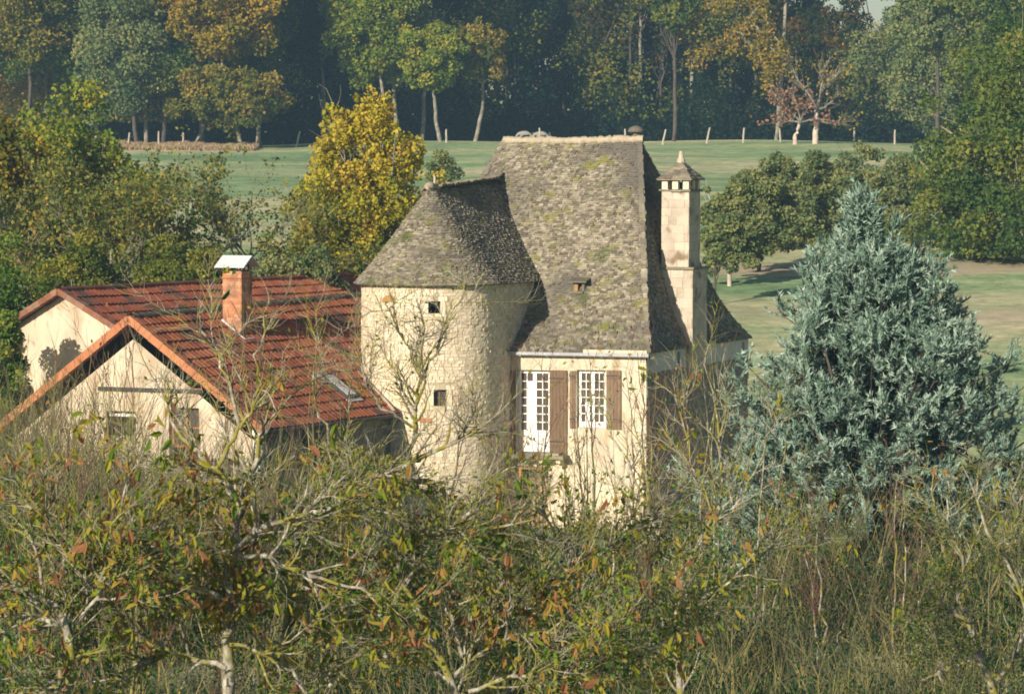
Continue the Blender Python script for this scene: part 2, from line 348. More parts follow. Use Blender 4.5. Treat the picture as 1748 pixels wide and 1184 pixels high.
def lay(g, S, rng, nrows, wmin, wmax, thick, lap=1.55, back=False, jit=.18, gap=0.0, holes=(), h0=0.0, h1=1.0, low=None, tintf=None, tilt=.02, m=0):
    """courses of individual stones on surface S(a,h); out = cross(da,dh)"""
    dh = (h1 - h0) / nrows
    A0 = []; A1 = []; HL = []; HU = []; RW = []
    for k in range(nrows):
        h = h0 + k * dh
        w = max(row_width(S, min(h + dh * .5, .999)), 1e-3)
        ws = rng.uniform(wmin, wmax, int(w / wmin) + 2); c = np.cumsum(ws)
        n = int(np.searchsorted(c, w)) + 1; c = np.r_[0, c[:n]]; c = c / c[-1] if w < c[-1] * 1.0 else c / w
        a0 = c[:-1].copy(); a1 = c[1:].copy()
        A0.append(a0 + gap / w * .5); A1.append(a1 - gap / w * .5)
        HL.append(h - dh * jit * rng.uniform(0, 1, n)); HU.append(np.minimum(h + dh * lap + 0 * a0, h1)); RW.append(np.full(n, k))
    A0 = np.concatenate(A0); A1 = np.concatenate(A1); HL = np.concatenate(HL); HU = np.concatenate(HU)
    if holes:
        keep = np.ones(len(A0), bool)
        for (x0, x1, y0, y1) in holes:
            keep &= ~((A1 > x0) & (A0 < x1) & (HL + (HU - HL) * .9 > y0) & (HL < y1))
        A0, A1, HL, HU = A0[keep], A1[keep], HL[keep], HU[keep]
    n = len(A0); Am = (A0 + A1) / 2; Hm = (HL + HU) / 2
    nn = surf_normal(S, Am, np.clip(Hm, 0.002, .998)) * (-1 if back else 1)
    t = thick * rng.uniform(.6, 1.4, n)[:, None]
    tl = rng.normal(size=(n, 2)) * tilt * thick * 10
    lo = t if low is None else t * low
    p = [S(A0, HL), S(A1, HL), S(A1, HU), S(A0, HU)]
    top = [p[0] + nn * (t + tl[:, :1]), p[1] + nn * (t - tl[:, :1]), p[2] + nn * (lo * .35 - tl[:, 1:] * .3) if low is None else p[2] + nn * lo, p[3] + nn * (lo * .35) if low is None else p[3] + nn * lo]
    bot = [q - nn * .01 for q in p]
    V = np.stack(bot + top, 1).reshape(-1, 3)
    b = (np.arange(n) * 8)[:, None]
    fs = [[4, 5, 6, 7], [0, 1, 5, 4], [1, 2, 6, 5], [3, 0, 4, 7]] + ([[2, 3, 7, 6]] if gap else [])
    if back: fs = [f[::-1] for f in fs]
    Q = np.concatenate([b + np.array(f) for f in fs])
    ti = rng.beta(1.1, 1.2, n) if tintf is None else tintf(Am, Hm, rng)
    g.add(V, Q=Q, tint=np.tile(ti, len(fs)), m=m)
    return n

def skin(g, S, na, nh, holes=(), depth=.2, back=False, tint=.5, m=0, h0=0, h1=1):
    """grid wall over S with rectangular holes and reveals going inwards"""
    aa = np.unique(np.r_[np.linspace(0, 1, na), [v for h in holes for v in h[:2]]])
    hh = np.unique(np.r_[np.linspace(h0, h1, nh), [v for h in holes for v in h[2:]]])
    A, H = np.meshgrid(aa, hh); P = S(A.ravel(), H.ravel())
    idx = np.arange(A.size).reshape(A.shape)
    Q = np.stack([idx[:-1, :-1], idx[:-1, 1:], idx[1:, 1:], idx[1:, :-1]], -1)
    ca = (A[:-1, :-1] + A[:-1, 1:]) / 2; ch = (H[:-1, :-1] + H[1:, :-1]) / 2
    keep = np.ones(ca.shape, bool)
    for (x0, x1, y0, y1) in holes: keep &= ~((ca > x0) & (ca < x1) & (ch > y0) & (ch < y1))
    Q = Q[keep]
    if back: Q = Q[:, ::-1]
    g.add(P, Q=Q, tint=tint, m=m)
    for (x0, x1, y0, y1) in holes:
        c = S(np.array([x0, x1, x1, x0]), np.array([y0, y0, y1, y1]))
        nn = surf_normal(S, np.array([(x0 + x1) / 2]), np.array([(y0 + y1) / 2]))[0] * (-1 if back else 1)
        V = np.r_[c, c - nn * depth]
        g.add(V, Q=[[0, 1, 5, 4], [1, 2, 6, 5], [2, 3, 7, 6], [3, 0, 4, 7]], tint=tint, m=m)

# ------------------------------------------------------------------ THE STONE HOUSE
TH = radians(20)
U = np.array([cos(TH), -sin(TH), 0.]); Vv = np.array([sin(TH), cos(TH), 0.]); ZZ = np.array([0, 0, 1.])
C0 = np.array([3.77, 100.0, 0.0])
EZ, RH, HL_, HD, INS = 4.9, 5.9, 8.0, 10.2, 1.92
def hp(u, v, z):
    u, v, z = np.broadcast_arrays(np.asarray(u, float), np.asarray(v, float), np.asarray(z, float))
    return C0 + u[..., None] * U + v[..., None] * Vv + z[..., None] * ZZ
def sprof(h): h = np.clip(h, 0, 1); return h + .95 * h * (1 - h) ** 3
def fac(px, py, v=.12):            # a pixel seen on the facade plane -> (u, z)
    P = on_plane(px, py, hp(0, v, 0), -Vv) - C0; return float(P @ U), float(P[2])
def sidep(px, py, u=-.12):
    P = on_plane(px, py, hp(u, 0, 0), U) - C0; return float(P @ Vv), float(P[2])

house = thing('stone_house', 'old limestone house with steep hipped stone roof, round fronted tower and tall stone chimney', 'house', hp(-4, 5, 0))
rng = np.random.default_rng(7)
# roof faces
def R_front(a, h): s = sprof(h); u0 = -HL_ + INS * s; u1 = -INS * s; return hp(u0 + (u1 - u0) * a, HD / 2 * s, EZ + RH * h + .05 * np.sin(a * 9) * h)
def R_right(a, h): s = sprof(h); v0 = HD / 2 * s; v1 = HD - HD / 2 * s; return hp(-INS * s, v0 + (v1 - v0) * a, EZ + RH * h)
def R_left(a, h): s = sprof(h); v0 = HD - HD / 2 * s; v1 = HD / 2 * s; return hp(-HL_ + INS * s, v0 + (v1 - v0) * a, EZ + RH * h)
def R_back(a, h): s = sprof(h); u0 = -INS * s; u1 = -HL_ + INS * s; return hp(u0 + (u1 - u0) * a, HD - HD / 2 * s, EZ + RH * h)
g = Geo()
for S in (R_front, R_right, R_left, R_back): skin(g, S, 12, 20, tint=.2)
lay(g, R_front, rng, 98, .06, .18, .038, tilt=.04)
lay(g, R_right, rng, 98, .06, .18, .042, tilt=.035)
lay(g, R_left, rng, 34, .25, .5, .05)
lay(g, R_back, rng, 34, .25, .5, .05)
# eave boards below first course
roof = g.build('roof', M['slate'], house)
g = Geo()
# mortared ridge and hips
def rope(g, pts, r, rng, K=40, sides=6, wig=.012, tint=.5, m=0):
    P, R = resample(pts, [r] * len(pts), K, rng, wig); R = R * rng.uniform(.8, 1.2, K); tubes(g, P, R, sides, tint, m)
rope(g, [hp(-HL_ + INS - .05, HD / 2 - .03, EZ + RH + .02), hp(-INS - 2, HD / 2 - .03, EZ + RH), hp(-INS + .1, HD / 2 - .03, EZ + RH + .05)], .12, rng, 60)
ridge = g.build('ridge_cap', M['mortar'], roof, True)
for side in (0, 1):
    g = Geo(); hh = np.linspace(0, .98, 90)
    for h in hh:
        s = float(sprof(h)); u = -INS * s if side == 0 else -HL_ + INS * s
        c = hp(u, HD / 2 * s, EZ + RH * h + .02)
        w = rng.uniform(.10, .2); l = rng.uniform(.12, .2)
        dirs = nrm(R_front(np.array([1.0 if side == 0 else 0.]), np.array([h + .01]))[0] - R_front(np.array([1.0 if side == 0 else 0.]), np.array([h]))[0])
        ax = nrm(U + rng.normal(size=3) * .12); nn = nrm(np.cross(ax, dirs))
        g.box(c - ax * w / 2, ax * w, dirs * l, nn * rng.uniform(.03, .06), tint=rng.beta(2, 2))
    g.build('hip_stones', M['slate'], roof)
# mushroom shaped finial
def lathe(g, c, prof, n=14, tint=.5, m=0):
    prof = np.array(prof, float); th = np.arange(n) * 2 * pi / n
    V = np.stack([c[0] + prof[:, :1] * np.cos(th), c[1] + prof[:, :1] * np.sin(th), c[2] + prof[:, 1:] + 0 * th], -1)
    K = len(prof); idx = np.arange(K * n).reshape(K, n)
    g.add(V.reshape(-1, 3), Q=np.stack([idx[:-1], np.roll(idx[:-1], -1, 1), np.roll(idx[1:], -1, 1), idx[1:]], -1).reshape(-1, 4), tint=tint, m=m)
fc = hp(-INS - .12, HD / 2, EZ + RH + .05)
g = Geo(); lathe(g, fc, [(.0, 0), (.10, 0), (.085, .19), (.08, .2), (.23, .2), (.245, .24), (.18, .33), (.08, .38), (0, .39)])
g.build('roof_finial', M['slate'], roof)
# little roof vent
vn = nrm(np.cross(R_front(np.array([.51]), np.array([.3]))[0] - R_front(np.array([.5]), np.array([.3]))[0], R_front(np.array([.5]), np.array([.31]))[0] - R_front(np.array([.5]), np.array([.3]))[0]))
hv = (on_plane(990, 490, hp(0, 2.05, EZ + RH * .31), vn))
g = Geo(); b0 = hv + np.array([0, 0, -.12])
g.box(b0 - U * .17 - Vv * .12, U * .07, Vv * .5, ZZ * .26, tint=.6); g.box(b0 + U * .1 - Vv * .12, U * .07, Vv * .5, ZZ * .26, tint=.6)
g.box(b0 - U * .27 - Vv * .26 + ZZ * .25, U * .54, Vv * .6 + ZZ * .12, ZZ * .05, tint=.15)
g.box(b0 - U * .25 - Vv * .2 + ZZ * -.05, U * .4, Vv * .4, ZZ * .06, tint=.9)
vent = g.build('roof_vent', M['slate'], roof)
g = Geo(); g.box(b0 - U * .11 - Vv * .16, U * .1, Vv * .2, ZZ * .2); g.build('vent_brick', M['ochre'], vent)

# walls: facade
IN = .12
u_l = -4.3
win = {}
def hole_px(x0, x1, y0, y1, f=fac):
    ua, za = f(x0, y1); ub, zb = f(x1, y0); return (ua, ub, za, zb)
o1 = hole_px(881, 939, 632, 776); o2 = hole_px(984, 1034, 632, 729); o3 = hole_px(886, 936, 801, 905)
WB, WT = -.6, EZ - .02
def F_wall(a, h): return hp(u_l + (-IN - u_l) * a, IN, WB + (WT - WB) * h)
def norm_hole(o, x0, x1, y0, y1): return ((o[0] - x0) / (x1 - x0), (o[1] - x0) / (x1 - x0), max((o[2] - y0) / (y1 - y0), .002), (o[3] - y0) / (y1 - y0))
hs = [norm_hole(o, u_l, -IN, WB, WT) for o in (o1, o2, o3)]
g = Geo(); skin(g, F_wall, 30, 30, hs, .28)
lay(g, F_wall, rng, 48, .14, .42, .012, lap=.93, gap=.014, holes=[(h[0] - .05, h[1] + .05, h[2] - .03, h[3] + .03) for h in hs] + [(.62, 1, .3, 1.0), (.0, 1, .8, 1)], low=1, jit=.1,
    tintf=lambda a, h, r: r.beta(4, 2, len(a)), m=1)
facade = g.build('front_wall', [M['render'], M['rubble']], house)
# quoins
g = Geo(); z = WB; k = 0
while z < WT - .3:
    hgt = rng.uniform(.2, .32); wq = rng.uniform(.22, .34) if k % 2 else rng.uniform(.36, .5)
    g.box(hp(-IN - wq, IN - .012, z), U * (wq + .012), Vv * (.3 if k % 2 else .45), ZZ * (hgt - .012), tint=rng.uniform(.6, .95)); z += hgt; k += 1
g.build('corner_stones', M['rubble'], facade)
# side wall
def S_wall(a, h): return hp(-IN, IN + (HD - 2 * IN) * a, WB + (4.35 - WB) * h)
sw = [norm_hole(hole_px(1158, 1172, 580, 604, sidep), IN, HD - IN, 4.35, WT)]
g = Geo(); skin(g, S_wall, 12, 12)
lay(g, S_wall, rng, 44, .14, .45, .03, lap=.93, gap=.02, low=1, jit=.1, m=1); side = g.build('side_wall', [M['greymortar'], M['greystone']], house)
def S_band(a, h): return hp(-IN + .03, IN + (HD - 2 * IN) * a, 4.35 + (WT - 4.35) * h)
g = Geo(); skin(g, S_band, 24, 4, [(.28, .31, .25, .85), (.37, .395, .2, .8), (.93, .96, .2, .85)], .12)
g.box(hp(-IN, IN, 4.33), U * .03, Vv * (HD - 2 * IN), ZZ * .02)
g.build('limewashed_band', M['limewash'], side)
g = Geo()
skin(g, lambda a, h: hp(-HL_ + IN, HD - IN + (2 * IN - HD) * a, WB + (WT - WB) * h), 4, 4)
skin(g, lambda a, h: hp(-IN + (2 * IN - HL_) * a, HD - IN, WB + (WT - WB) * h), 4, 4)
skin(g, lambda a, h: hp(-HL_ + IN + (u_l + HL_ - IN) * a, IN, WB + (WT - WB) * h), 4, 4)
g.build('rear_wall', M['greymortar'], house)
# eave fascia + gutter
g = Geo(); ue = fac(868, 600)[0]
gp = [hp(ue, -.08, EZ - .06), hp(0.03, -.08, EZ - .06)]
P, R = resample(gp, [.055, .055], 20); tubes(g, P, R, 8)
for k in range(5): g.box(hp(ue + .4 + k * .8, -.09, EZ - .13), U * .03, Vv * .2, ZZ * .02)
g.build('gutter', M['gutter'], house, False)
g = Geo(); g.box(hp(-1.9, -.03, EZ - .02), U * 1.85, Vv * .1, ZZ * .1 + U * 0); g.build('fascia', M['render'], house)
g = Geo(); P, R = resample([hp(.02, .0, EZ - .12), hp(.06, .35, EZ - .14), hp(.05, .6, EZ - .32)], [.035] * 3, 10); tubes(g, P, R, 8)
g.build('gutter_outlet', M['white'], house, True)

# windows
def window(parent, name, o, cols, rows, panel=0.0, glassmat=None, v=.28, leaves=2, framemat=None, blind=()):
    u0, u1, z0, z1 = o; framemat = framemat or M['white']
    e = thing_part = Geo(); fw = .045; T = .05
    def bar(ua, ub, za, zb, dv=0.0, t=T): e.box(hp(ua, v + dv, za), U * (ub - ua), Vv * t, ZZ * (zb - za))
    bar(u0, u0 + fw, z0, z1); bar(u1 - fw, u1, z0, z1); bar(u0 + fw, u1 - fw, z1 - fw, z1); bar(u0 + fw, u1 - fw, z0, z0 + fw)
    lw = (u1 - u0 - 2 * fw) / leaves
    for l in range(leaves):
        a = u0 + fw + l * lw; st = .055 if leaves > 1 else .03
        bar(a, a + st, z0 + fw, z1 - fw, -.012); bar(a + lw - st, a + lw, z0 + fw, z1 - fw, -.012)
        zb = z0 + fw + panel
        if panel: bar(a + st, a + lw - st, z0 + fw, zb, -.01, .03)
        bar(a + st, a + lw - st, zb, zb + .05, -.012); bar(a + st, a + lw - st, z1 - fw - .05, z1 - fw, -.012)
        H = z1 - fw - .05 - zb - .05
        for r in range(1, rows):
            zz = zb + .05 + H * r / rows; bar(a + st, a + lw - st, zz - .014, zz + .014, -.006, .03)
        for c in range(1, cols):
            uu = a + st + (lw - 2 * st) * c / cols; bar(uu - .012, uu + .012, zb + .05, z1 - fw - .05, -.008, .03)
    o_ = e.build(name, framemat, parent)
    g2 = Geo(); g2.box(hp(u0 + fw, v + .03, z0 + fw), U * (u1 - u0 - 2 * fw), Vv * .008, ZZ * (z1 - z0 - 2 * fw)); g2.build('pane', glassmat or M['glass'], o_)
    return o_
w1 = window(house, 'french_window', o1, 2, 7, panel=.6)
w2 = window(house, 'window', o2, 2, 6, panel=.06)
g = Geo()
zc = o1[3] - .33; uc = o1[0] + .045 + (o1[1] - o1[0] - .09) * .27
g.box(hp(uc, .274, o1[2] + .7), U * .2, Vv * .012, ZZ * (zc - o1[2] - .68)); g.build('curtain', M['white'], w1)
g = Geo(); g.box(hp((o2[0] + o2[1]) / 2 - .22, .274, o2[2] + .16), U * .13, Vv * .01, ZZ * .55); g.build('curtain', M['white'], w2)
def shutter(u0, u1, z0, z1, open_deg=0, v=.07, hinge='l', lab=None):
    g = Geo(); w = u1 - u0; n = max(2, int(round(w / .11)))
    for i in range(n):
        g.box(hp(u0 + w * i / n + .003, v, z0), U * (w / n - .006), Vv * .03, ZZ * (z1 - z0), tint=rng.uniform(.2, .8))
    for zz in (z0 + (z1 - z0) * .12, z0 + (z1 - z0) * .86): g.box(hp(u0 + .02, v - .025, zz), U * (w - .04), Vv * .024, ZZ * .09, tint=.3)
    o = g.build('shutter', M['oldwood'], house)
    for zz in (z0 + (z1 - z0) * .16, z0 + (z1 - z0) * .9): g = Geo(); g.box(hp(u0, v - .033, zz), U * w * .8, Vv * .007, ZZ * .03); g.build('hinge', M['dark'], o)
    if lab: o['label'] = lab
for x0, x1, y0, y1 in ((938, 968, 632, 777), (972, 982, 633, 731), (1035, 1060, 632, 732), (864, 880, 632, 777)):
    a, zb = fac(x0, y1, .07); b_, zt_ = fac(x1, y0, .07); shutter(a, b_, zb, zt_, v=.06 if x0 != 972 else .09)
# balcony slab
ua, _ = fac(862, 780); ub, _ = fac(972, 780); zs = fac(900, 780, -.3)[1]
g = Geo(); g.box(hp(ua, -.42, zs - .03), U * (ub - ua), Vv * .54, ZZ * .09, tint=.55)
g.box(hp(ua + .5, -.36, zs + .06), U * (ub - ua - .65), Vv * .48, ZZ * .07, tint=.8)
bal = g.build('balcony_slab', M['slate'], house)
for k in range(4):
    g = Geo(); uu = ua + .15 + k * (ub - ua - .4) / 3
    g.box(hp(uu, -.3, zs - .16), U * .12, Vv * .42, ZZ * .13); g.box(hp(uu + .01, -.12, zs - .27), U * .1, Vv * .24, ZZ * .11); g.build('bracket', M['rubble'], bal)
# ground door
e = Geo(); e.box(hp(o3[0], .3, o3[2]), U * (o3[1] - o3[0]), Vv * .05, ZZ * (o3[3] - o3[2] - .26)); 
for k in range(5): e.box(hp(o3[0] + .02 + k * .165, .285, o3[2] + .05), U * .13, Vv * .015, ZZ * (o3[3] - o3[2] - .36), tint=.2 + .15 * k)
door = e.build('door', M['doorwood'], house)
g = Geo(); g.box(hp(o3[0], .33, o3[3] - .26), U * (o3[1] - o3[0]), Vv * .02, ZZ * .26); g.build('pane', M['glass'], door)
g = Geo(); g.box(hp(o3[0] - .12, .0, o3[3]), U * (o3[1] - o3[0] + .2), Vv * .14, ZZ * .07); g.box(hp(o3[0] + .02, .0, o3[2]), U * .13, Vv * .1, ZZ * (o3[3] - o3[2])); g.build('door_frame', M['orangewood'], door)

# tower ------------------------------------------------------------
TR = 1.9
Oc = np.array([-2.265, 100.98, 0.0])
def tp(u, v, z):
    u, v, z = np.broadcast_arrays(np.asarray(u, float), np.asarray(v, float), np.asarray(z, float))
    return Oc + u[..., None] * U + v[..., None] * Vv + z[..., None] * ZZ
TZ, TRH, ER = 6.8, 2.66, 2.1
def s2(h): h = np.clip(h, 0, 1); return h + .22 * h * (1 - h) ** 2
ARC = pi * TR; BK = 4.6
def T_cone(a, h): ph = pi + pi * a; r = ER * (1 - s2(h)) + .02; return tp(r * np.cos(ph), r * np.sin(ph), TZ + TRH * h)
def T_rightp(a, h): r = ER * (1 - s2(h)) + .02; return tp(r, 5.2 * a, TZ + TRH * h + .24 * a * h)
def T_leftp(a, h): r = ER * (1 - s2(h)) + .02; return tp(-r, 5.2 * (1 - a), TZ + TRH * h + .24 * (1 - a) * h)
g = Geo()
for S in (T_cone, T_rightp, T_leftp): skin(g, S, 28, 14, tint=.2)
for S in (T_cone, T_rightp, T_leftp): lay(g, S, rng, 54, .06, .18, .034, h1=.985, tilt=.035)
# closing soffit ring just under the eave
ph = np.linspace(pi, 2 * pi, 40)
ring_o = tp((ER) * np.cos(ph), (ER) * np.sin(ph), TZ - .01); ring_i = tp((TR - .2) * np.cos(ph), (TR - .2) * np.sin(ph), TZ - .01)
n_ = len(ph); g.add(np.r_[ring_o, ring_i], Q=[[i, i + 1, n_ + i + 1, n_ + i] for i in range(n_ - 1)], tint=.1)
g.box(tp(TR - .2, 0, TZ - .02), U * .38, Vv * 4.0, ZZ * .015, tint=.1); g.box(tp(-ER, 0, TZ - .02), U * .38, Vv * 4.0, ZZ * .015, tint=.1)
troof = g.build('tower_roof', M['slate'], house)
g = Geo()
for k in range(34):
    t = k / 33; c = tp(-.1, .25 + 4.9 * t, TZ + TRH + .24 * t + .02 + (.1 * max(0, t - .93) / .07))
    g.box(c + rng.normal(size=3) * .01, U * .34, Vv * rng.uniform(.14, .22), ZZ * rng.uniform(.04, .08), tint=rng.uniform(0, .35))
g.build('ridge_cap', M['slate'], troof)
g = Geo(); rope(g, [tp(-.1, -.18, TZ + TRH - .12), tp(-.02, 0, TZ + TRH + .03), tp(0, .5, TZ + TRH + .02)], .13, rng, 14, wig=.02); g.build('apex_mortar', M['mortar'], troof, True)
g = Geo(); g.box(tp(.05, .1, TZ + TRH), U * .055, Vv * .055, ZZ * .33); g.build('apex_post', M['wood_post'], troof)
# tower wall
PIr = pi * TR; TOT = PIr + BK * 2
def T_wall(a, h):
    a = np.asarray(a, float); s = a * TOT
    u = np.where(s < BK, -TR, np.where(s > BK + PIr, TR, 0.0)); v = np.where(s < BK, BK - s, np.where(s > BK + PIr, s - BK - PIr, 0.0))
    ph = pi + np.clip((s - BK) / TR, 0, pi); on = (s >= BK) & (s <= BK + PIr)
    flare = 1 + .05 * np.clip(1 - h * 1.8, 0, 1) ** 2
    u = np.where(on, TR * np.cos(ph), u) * flare; v = np.where(on, TR * np.sin(ph) * flare, v)
    return tp(u, v, -.6 + (TZ + .58) * h)
def tw(px, py):                     # pixel on the round wall -> (a, h)
    d = ray(px, py); o = CAM - Oc
    A = d[0] ** 2 + d[1] ** 2; B = 2 * (o[0] * d[0] + o[1] * d[1]); Cc = o[0] ** 2 + o[1] ** 2 - TR ** 2
    t = (-B - math.sqrt(B * B - 4 * A * Cc)) / (2 * A); P = CAM + d * t - Oc
    ang = math.atan2(P @ Vv, P @ U); ang = ang % (2 * pi)
    return (BK + (ang - pi) * TR) / TOT, (P[2] + .6) / (TZ + .58)
def thole(x0, x1, y0, y1):
    a0, h1 = tw(x0, y0); a1, h0 = tw(x1, y1); return (a0, a1, h0, h1)
t1 = thole(731, 752, 514, 535); t2 = thole(740, 763, 665, 693)
g = Geo(); skin(g, T_wall, 90, 24, [t1, t2], .3)
lay(g, T_wall, rng, 84, .07, .26, .024, lap=.9, gap=.018, low=1, jit=.12, tilt=.03,
    holes=[(t[0] - .009, t[1] + .009, t[2] - .012, t[3] + .016) for t in (t1, t2)], tintf=lambda a, h, r: r.beta(2.6, 1.8, len(a)), m=1)
twall = g.build('tower_wall', [M['mortarwall'], M['rubble']], house)
def surround(t, k, glass):
    a0, a1, h0, h1 = t; da = .009; dh = .012
    g = Geo()
    for (x0, x1, y0, y1) in ((a0 - da, a0, h0, h1), (a1, a1 + da, h0, h1), (a0 - da * 1.4, a1 + da * 1.4, h1, h1 + dh * 1.35), (a0 - da * 1.3, a1 + da * 1.3, h0 - dh, h0)):
        p = T_wall(np.array([x0, x1, x1, x0]), np.array([y0, y0, y1, y1])); nn = surf_normal(T_wall, np.array([(x0 + x1) / 2]), np.array([(y0 + y1) / 2]))[0]
        V = np.r_[p - nn * .02, p + nn * .03]
        g.add(V, Q=[[4, 5, 6, 7], [0, 1, 5, 4], [1, 2, 6, 5], [2, 3, 7, 6], [3, 0, 4, 7]], tint=.9)
    o = g.build('tower_window', M['rubble'], house)
    g = Geo(); p = T_wall(np.array([a0, a1, a1, a0]), np.array([h0, h0, h1, h1])); nn = surf_normal(T_wall, np.array([(a0 + a1) / 2]), np.array([(h0 + h1) / 2]))[0]
    if glass:
        q = p - nn * .14; r_ = nrm(q[1] - q[0]); w = np.linalg.norm(q[1] - q[0]); hh = np.linalg.norm(q[3] - q[0])
        g.box(q[0], r_ * w, -nn * .01, ZZ * hh); g.build('pane', M['glass'], o)
        g = Geo(); g.box(q[0] + r_ * (w / 2 - .012) + nn * .002, r_ * .024, nn * .02, ZZ * hh); g.box(q[0] + ZZ * (hh / 2 - .012) + nn * .002, r_ * w, nn * .018, ZZ * .024); g.build('glazing_bar', M['oldwood'], o)
surround(t1, 0, False); surround(t2, 1, True)
# ochre brick arch and a red stone set in the wall
g = Geo(); ac, hc = tw(665, 514)
for k in range(9):
    a_ = pi * k / 8; x = ac + .0145 * cos(a_) * .8; y = hc + .020 * sin(a_) * .75
    p = T_wall(np.array([x]), np.array([y]))[0]; nn = surf_normal(T_wall, np.array([x]), np.array([y]))[0]; r_ = nrm(np.cross(ZZ, nn))
    g.box(p - r_ * .055 - ZZ * .05, r_ * .11, ZZ * .1, nn * .035, tint=rng.uniform(.2, 1))
p = T_wall(np.array([ac]), np.array([hc]))[0]; nn = surf_normal(T_wall, np.array([ac]), np.array([hc]))[0]; r_ = nrm(np.cross(ZZ, nn))
g.box(p - r_ * .14 - ZZ * .01, r_ * .28, ZZ * .11, nn * .032, tint=.6)
g.build('brick_arch', M['ochre'], twall)
ac, hc = tw(727, 717); p = T_wall(np.array([ac]), np.array([hc]))[0]; nn = surf_normal(T_wall, np.array([ac]), np.array([hc]))[0]; r_ = nrm(np.cross(ZZ, nn))
g = Geo(); g.box(p - r_ * .17 - ZZ * .07, r_ * .34, ZZ * .13, nn * .035); g.build('red_stone', M['rake'], twall)

# stone chimney on the right hip ------------------------------------
def masonry_box(g, c, ax, ay, az, rows, wmin=.18, wmax=.5, thick=.012, tints=(.2, 1)):
    """a box clad with shallow dressed stones on its four sides"""
    g.box(c, ax, ay, az, tint=.5)
    lx, ly, lz = np.linalg.norm(ax), np.linalg.norm(ay), np.linalg.norm(az); X_, Y_, Z_ = nrm(ax), nrm(ay), nrm(az)
    for (o, d, l, n) in ((c, X_, lx, -Y_), (c + ax, Y_, ly, X_), (c + ax + ay, -X_, lx, Y_), (c + ay, -Y_, ly, -X_)):
        for r in range(rows):
            z0 = lz * r / rows; z1 = lz * (r + 1) / rows - .012; s = 0
            while s < l - .02:
                w = min(rng.uniform(wmin, wmax), l - s)
                if l - s - w < .08: w = l - s
                g.box(o + d * s + Z_ * z0, d * (w - .012), Z_ * (z1 - z0), n * thick * rng.uniform(.3, 1.6), tint=rng.uniform(*tints)); s += w
def zrow(row, P): return CAMZ - (row - HZ) / FOC * P[1] * 1.0
v0 = sidep(1180, 500, .05)[0]
cb = hp(-1.15, v0, 3.9); 
K_ = hp(.05, v0, 0); z_s = CAMZ - (457 - HZ) / FOC * K_[1]; z_t = CAMZ - (325 - HZ) / FOC * K_[1]
print("chimney", v0, z_s, z_t)
g = Geo(); masonry_box(g, hp(-1.1, v0, 4.3), U * 1.18, Vv * 1.42, ZZ * (z_s - 4.3), 10)
stack = g.build('stone_chimney', M['chimstone'], house)
g = Geo(); masonry_box(g, hp(-.86, v0 + .08, z_s), U * .80, Vv * 1.1, ZZ * (z_t - z_s), 9); g.build('upper_shaft', M['chimstone'], stack)
def slab_ring(g, c, ax, ay, h, n, over):
    X_, Y_ = nrm(ax), nrm(ay); c = c - X_ * over - Y_ * over; lx = np.linalg.norm(ax) + 2 * over; ly = np.linalg.norm(ay) + 2 * over
    for i in range(n):
        a0 = lx * i / n; g.box(c + X_ * a0 + rng.normal(size=3) * .008, X_ * lx / n, Y_ * ly, ZZ * h * rng.uniform(.8, 1.2) + X_ * 0, tint=rng.uniform(.2, .7))
g = Geo(); slab_ring(g, hp(-1.1, v0, z_s - .05), U * 1.18, Vv * 1.42, .07, 4, .07); g.build('string_course', M['slate'], stack)
g = Geo(); slab_ring(g, hp(-.86, v0 + .08, z_t - .03), U * .80, Vv * 1.1, .06, 3, .07); g.build('string_course', M['slate'], stack)
b0 = hp(-.86, v0 + .08, z_t + .03)
hpil = .30
for (uu, vv) in ((0, 0), (.31, 0), (.63, 0), (0, .93), (.31, .93), (.63, .93), (.63, .46), (0, .46)):
    g = Geo(); g.box(b0 + U * uu + Vv * vv, U * .17, Vv * .17, ZZ * hpil, tint=rng.uniform(.6, 1)); g.build('pillar', M['rubble'], stack)
g = Geo(); g.box(b0 + U * .25 + Vv * .25, U * .3, Vv * .6, ZZ * .2); g.build('flue', M['dark'], stack)
ct = b0 + ZZ * hpil; cu, cv = .80, 1.1; ap = ct + U * .4 + Vv * .55
def CR(i):
    cs = [(-.1, -.1), (cu + .1, -.1), (cu + .1, cv + .1), (-.1, cv + .1)]
    (x0, y0), (x1, y1) = cs[i], cs[(i + 1) % 4]
    def S(a, h):
        a = np.asarray(a, float); h = np.asarray(h, float); k = 1 - h * .92 + .12 * h * (1 - h) * -1
        x = (x0 + (x1 - x0) * a); y = (y0 + (y1 - y0) * a)
        return ct + ((x - cu / 2) * k + cu / 2)[..., None] * U + ((y - cv / 2) * k + cv / 2)[..., None] * Vv + (h * .5)[..., None] * ZZ
    return S
g = Geo()
for i in range(4): skin(g, CR(i), 4, 4, tint=.3); lay(g, CR(i), rng, 6, .16, .4, .03)
g.box(ct - U * .12 - Vv * .12, U * (cu + .24), Vv * (cv + .24), -ZZ * .04, tint=.6)
g.build('chimney_cap', M['slate'], stack)
g = Geo(); c = ap + ZZ * .44; 
lathe(g, c, [(0, 0), (.13, 0), (.11, .12), (.075, .16), (.06, .34), (0, .37)], 8); g.build('chimney_finial', M['chimstone'], stack)

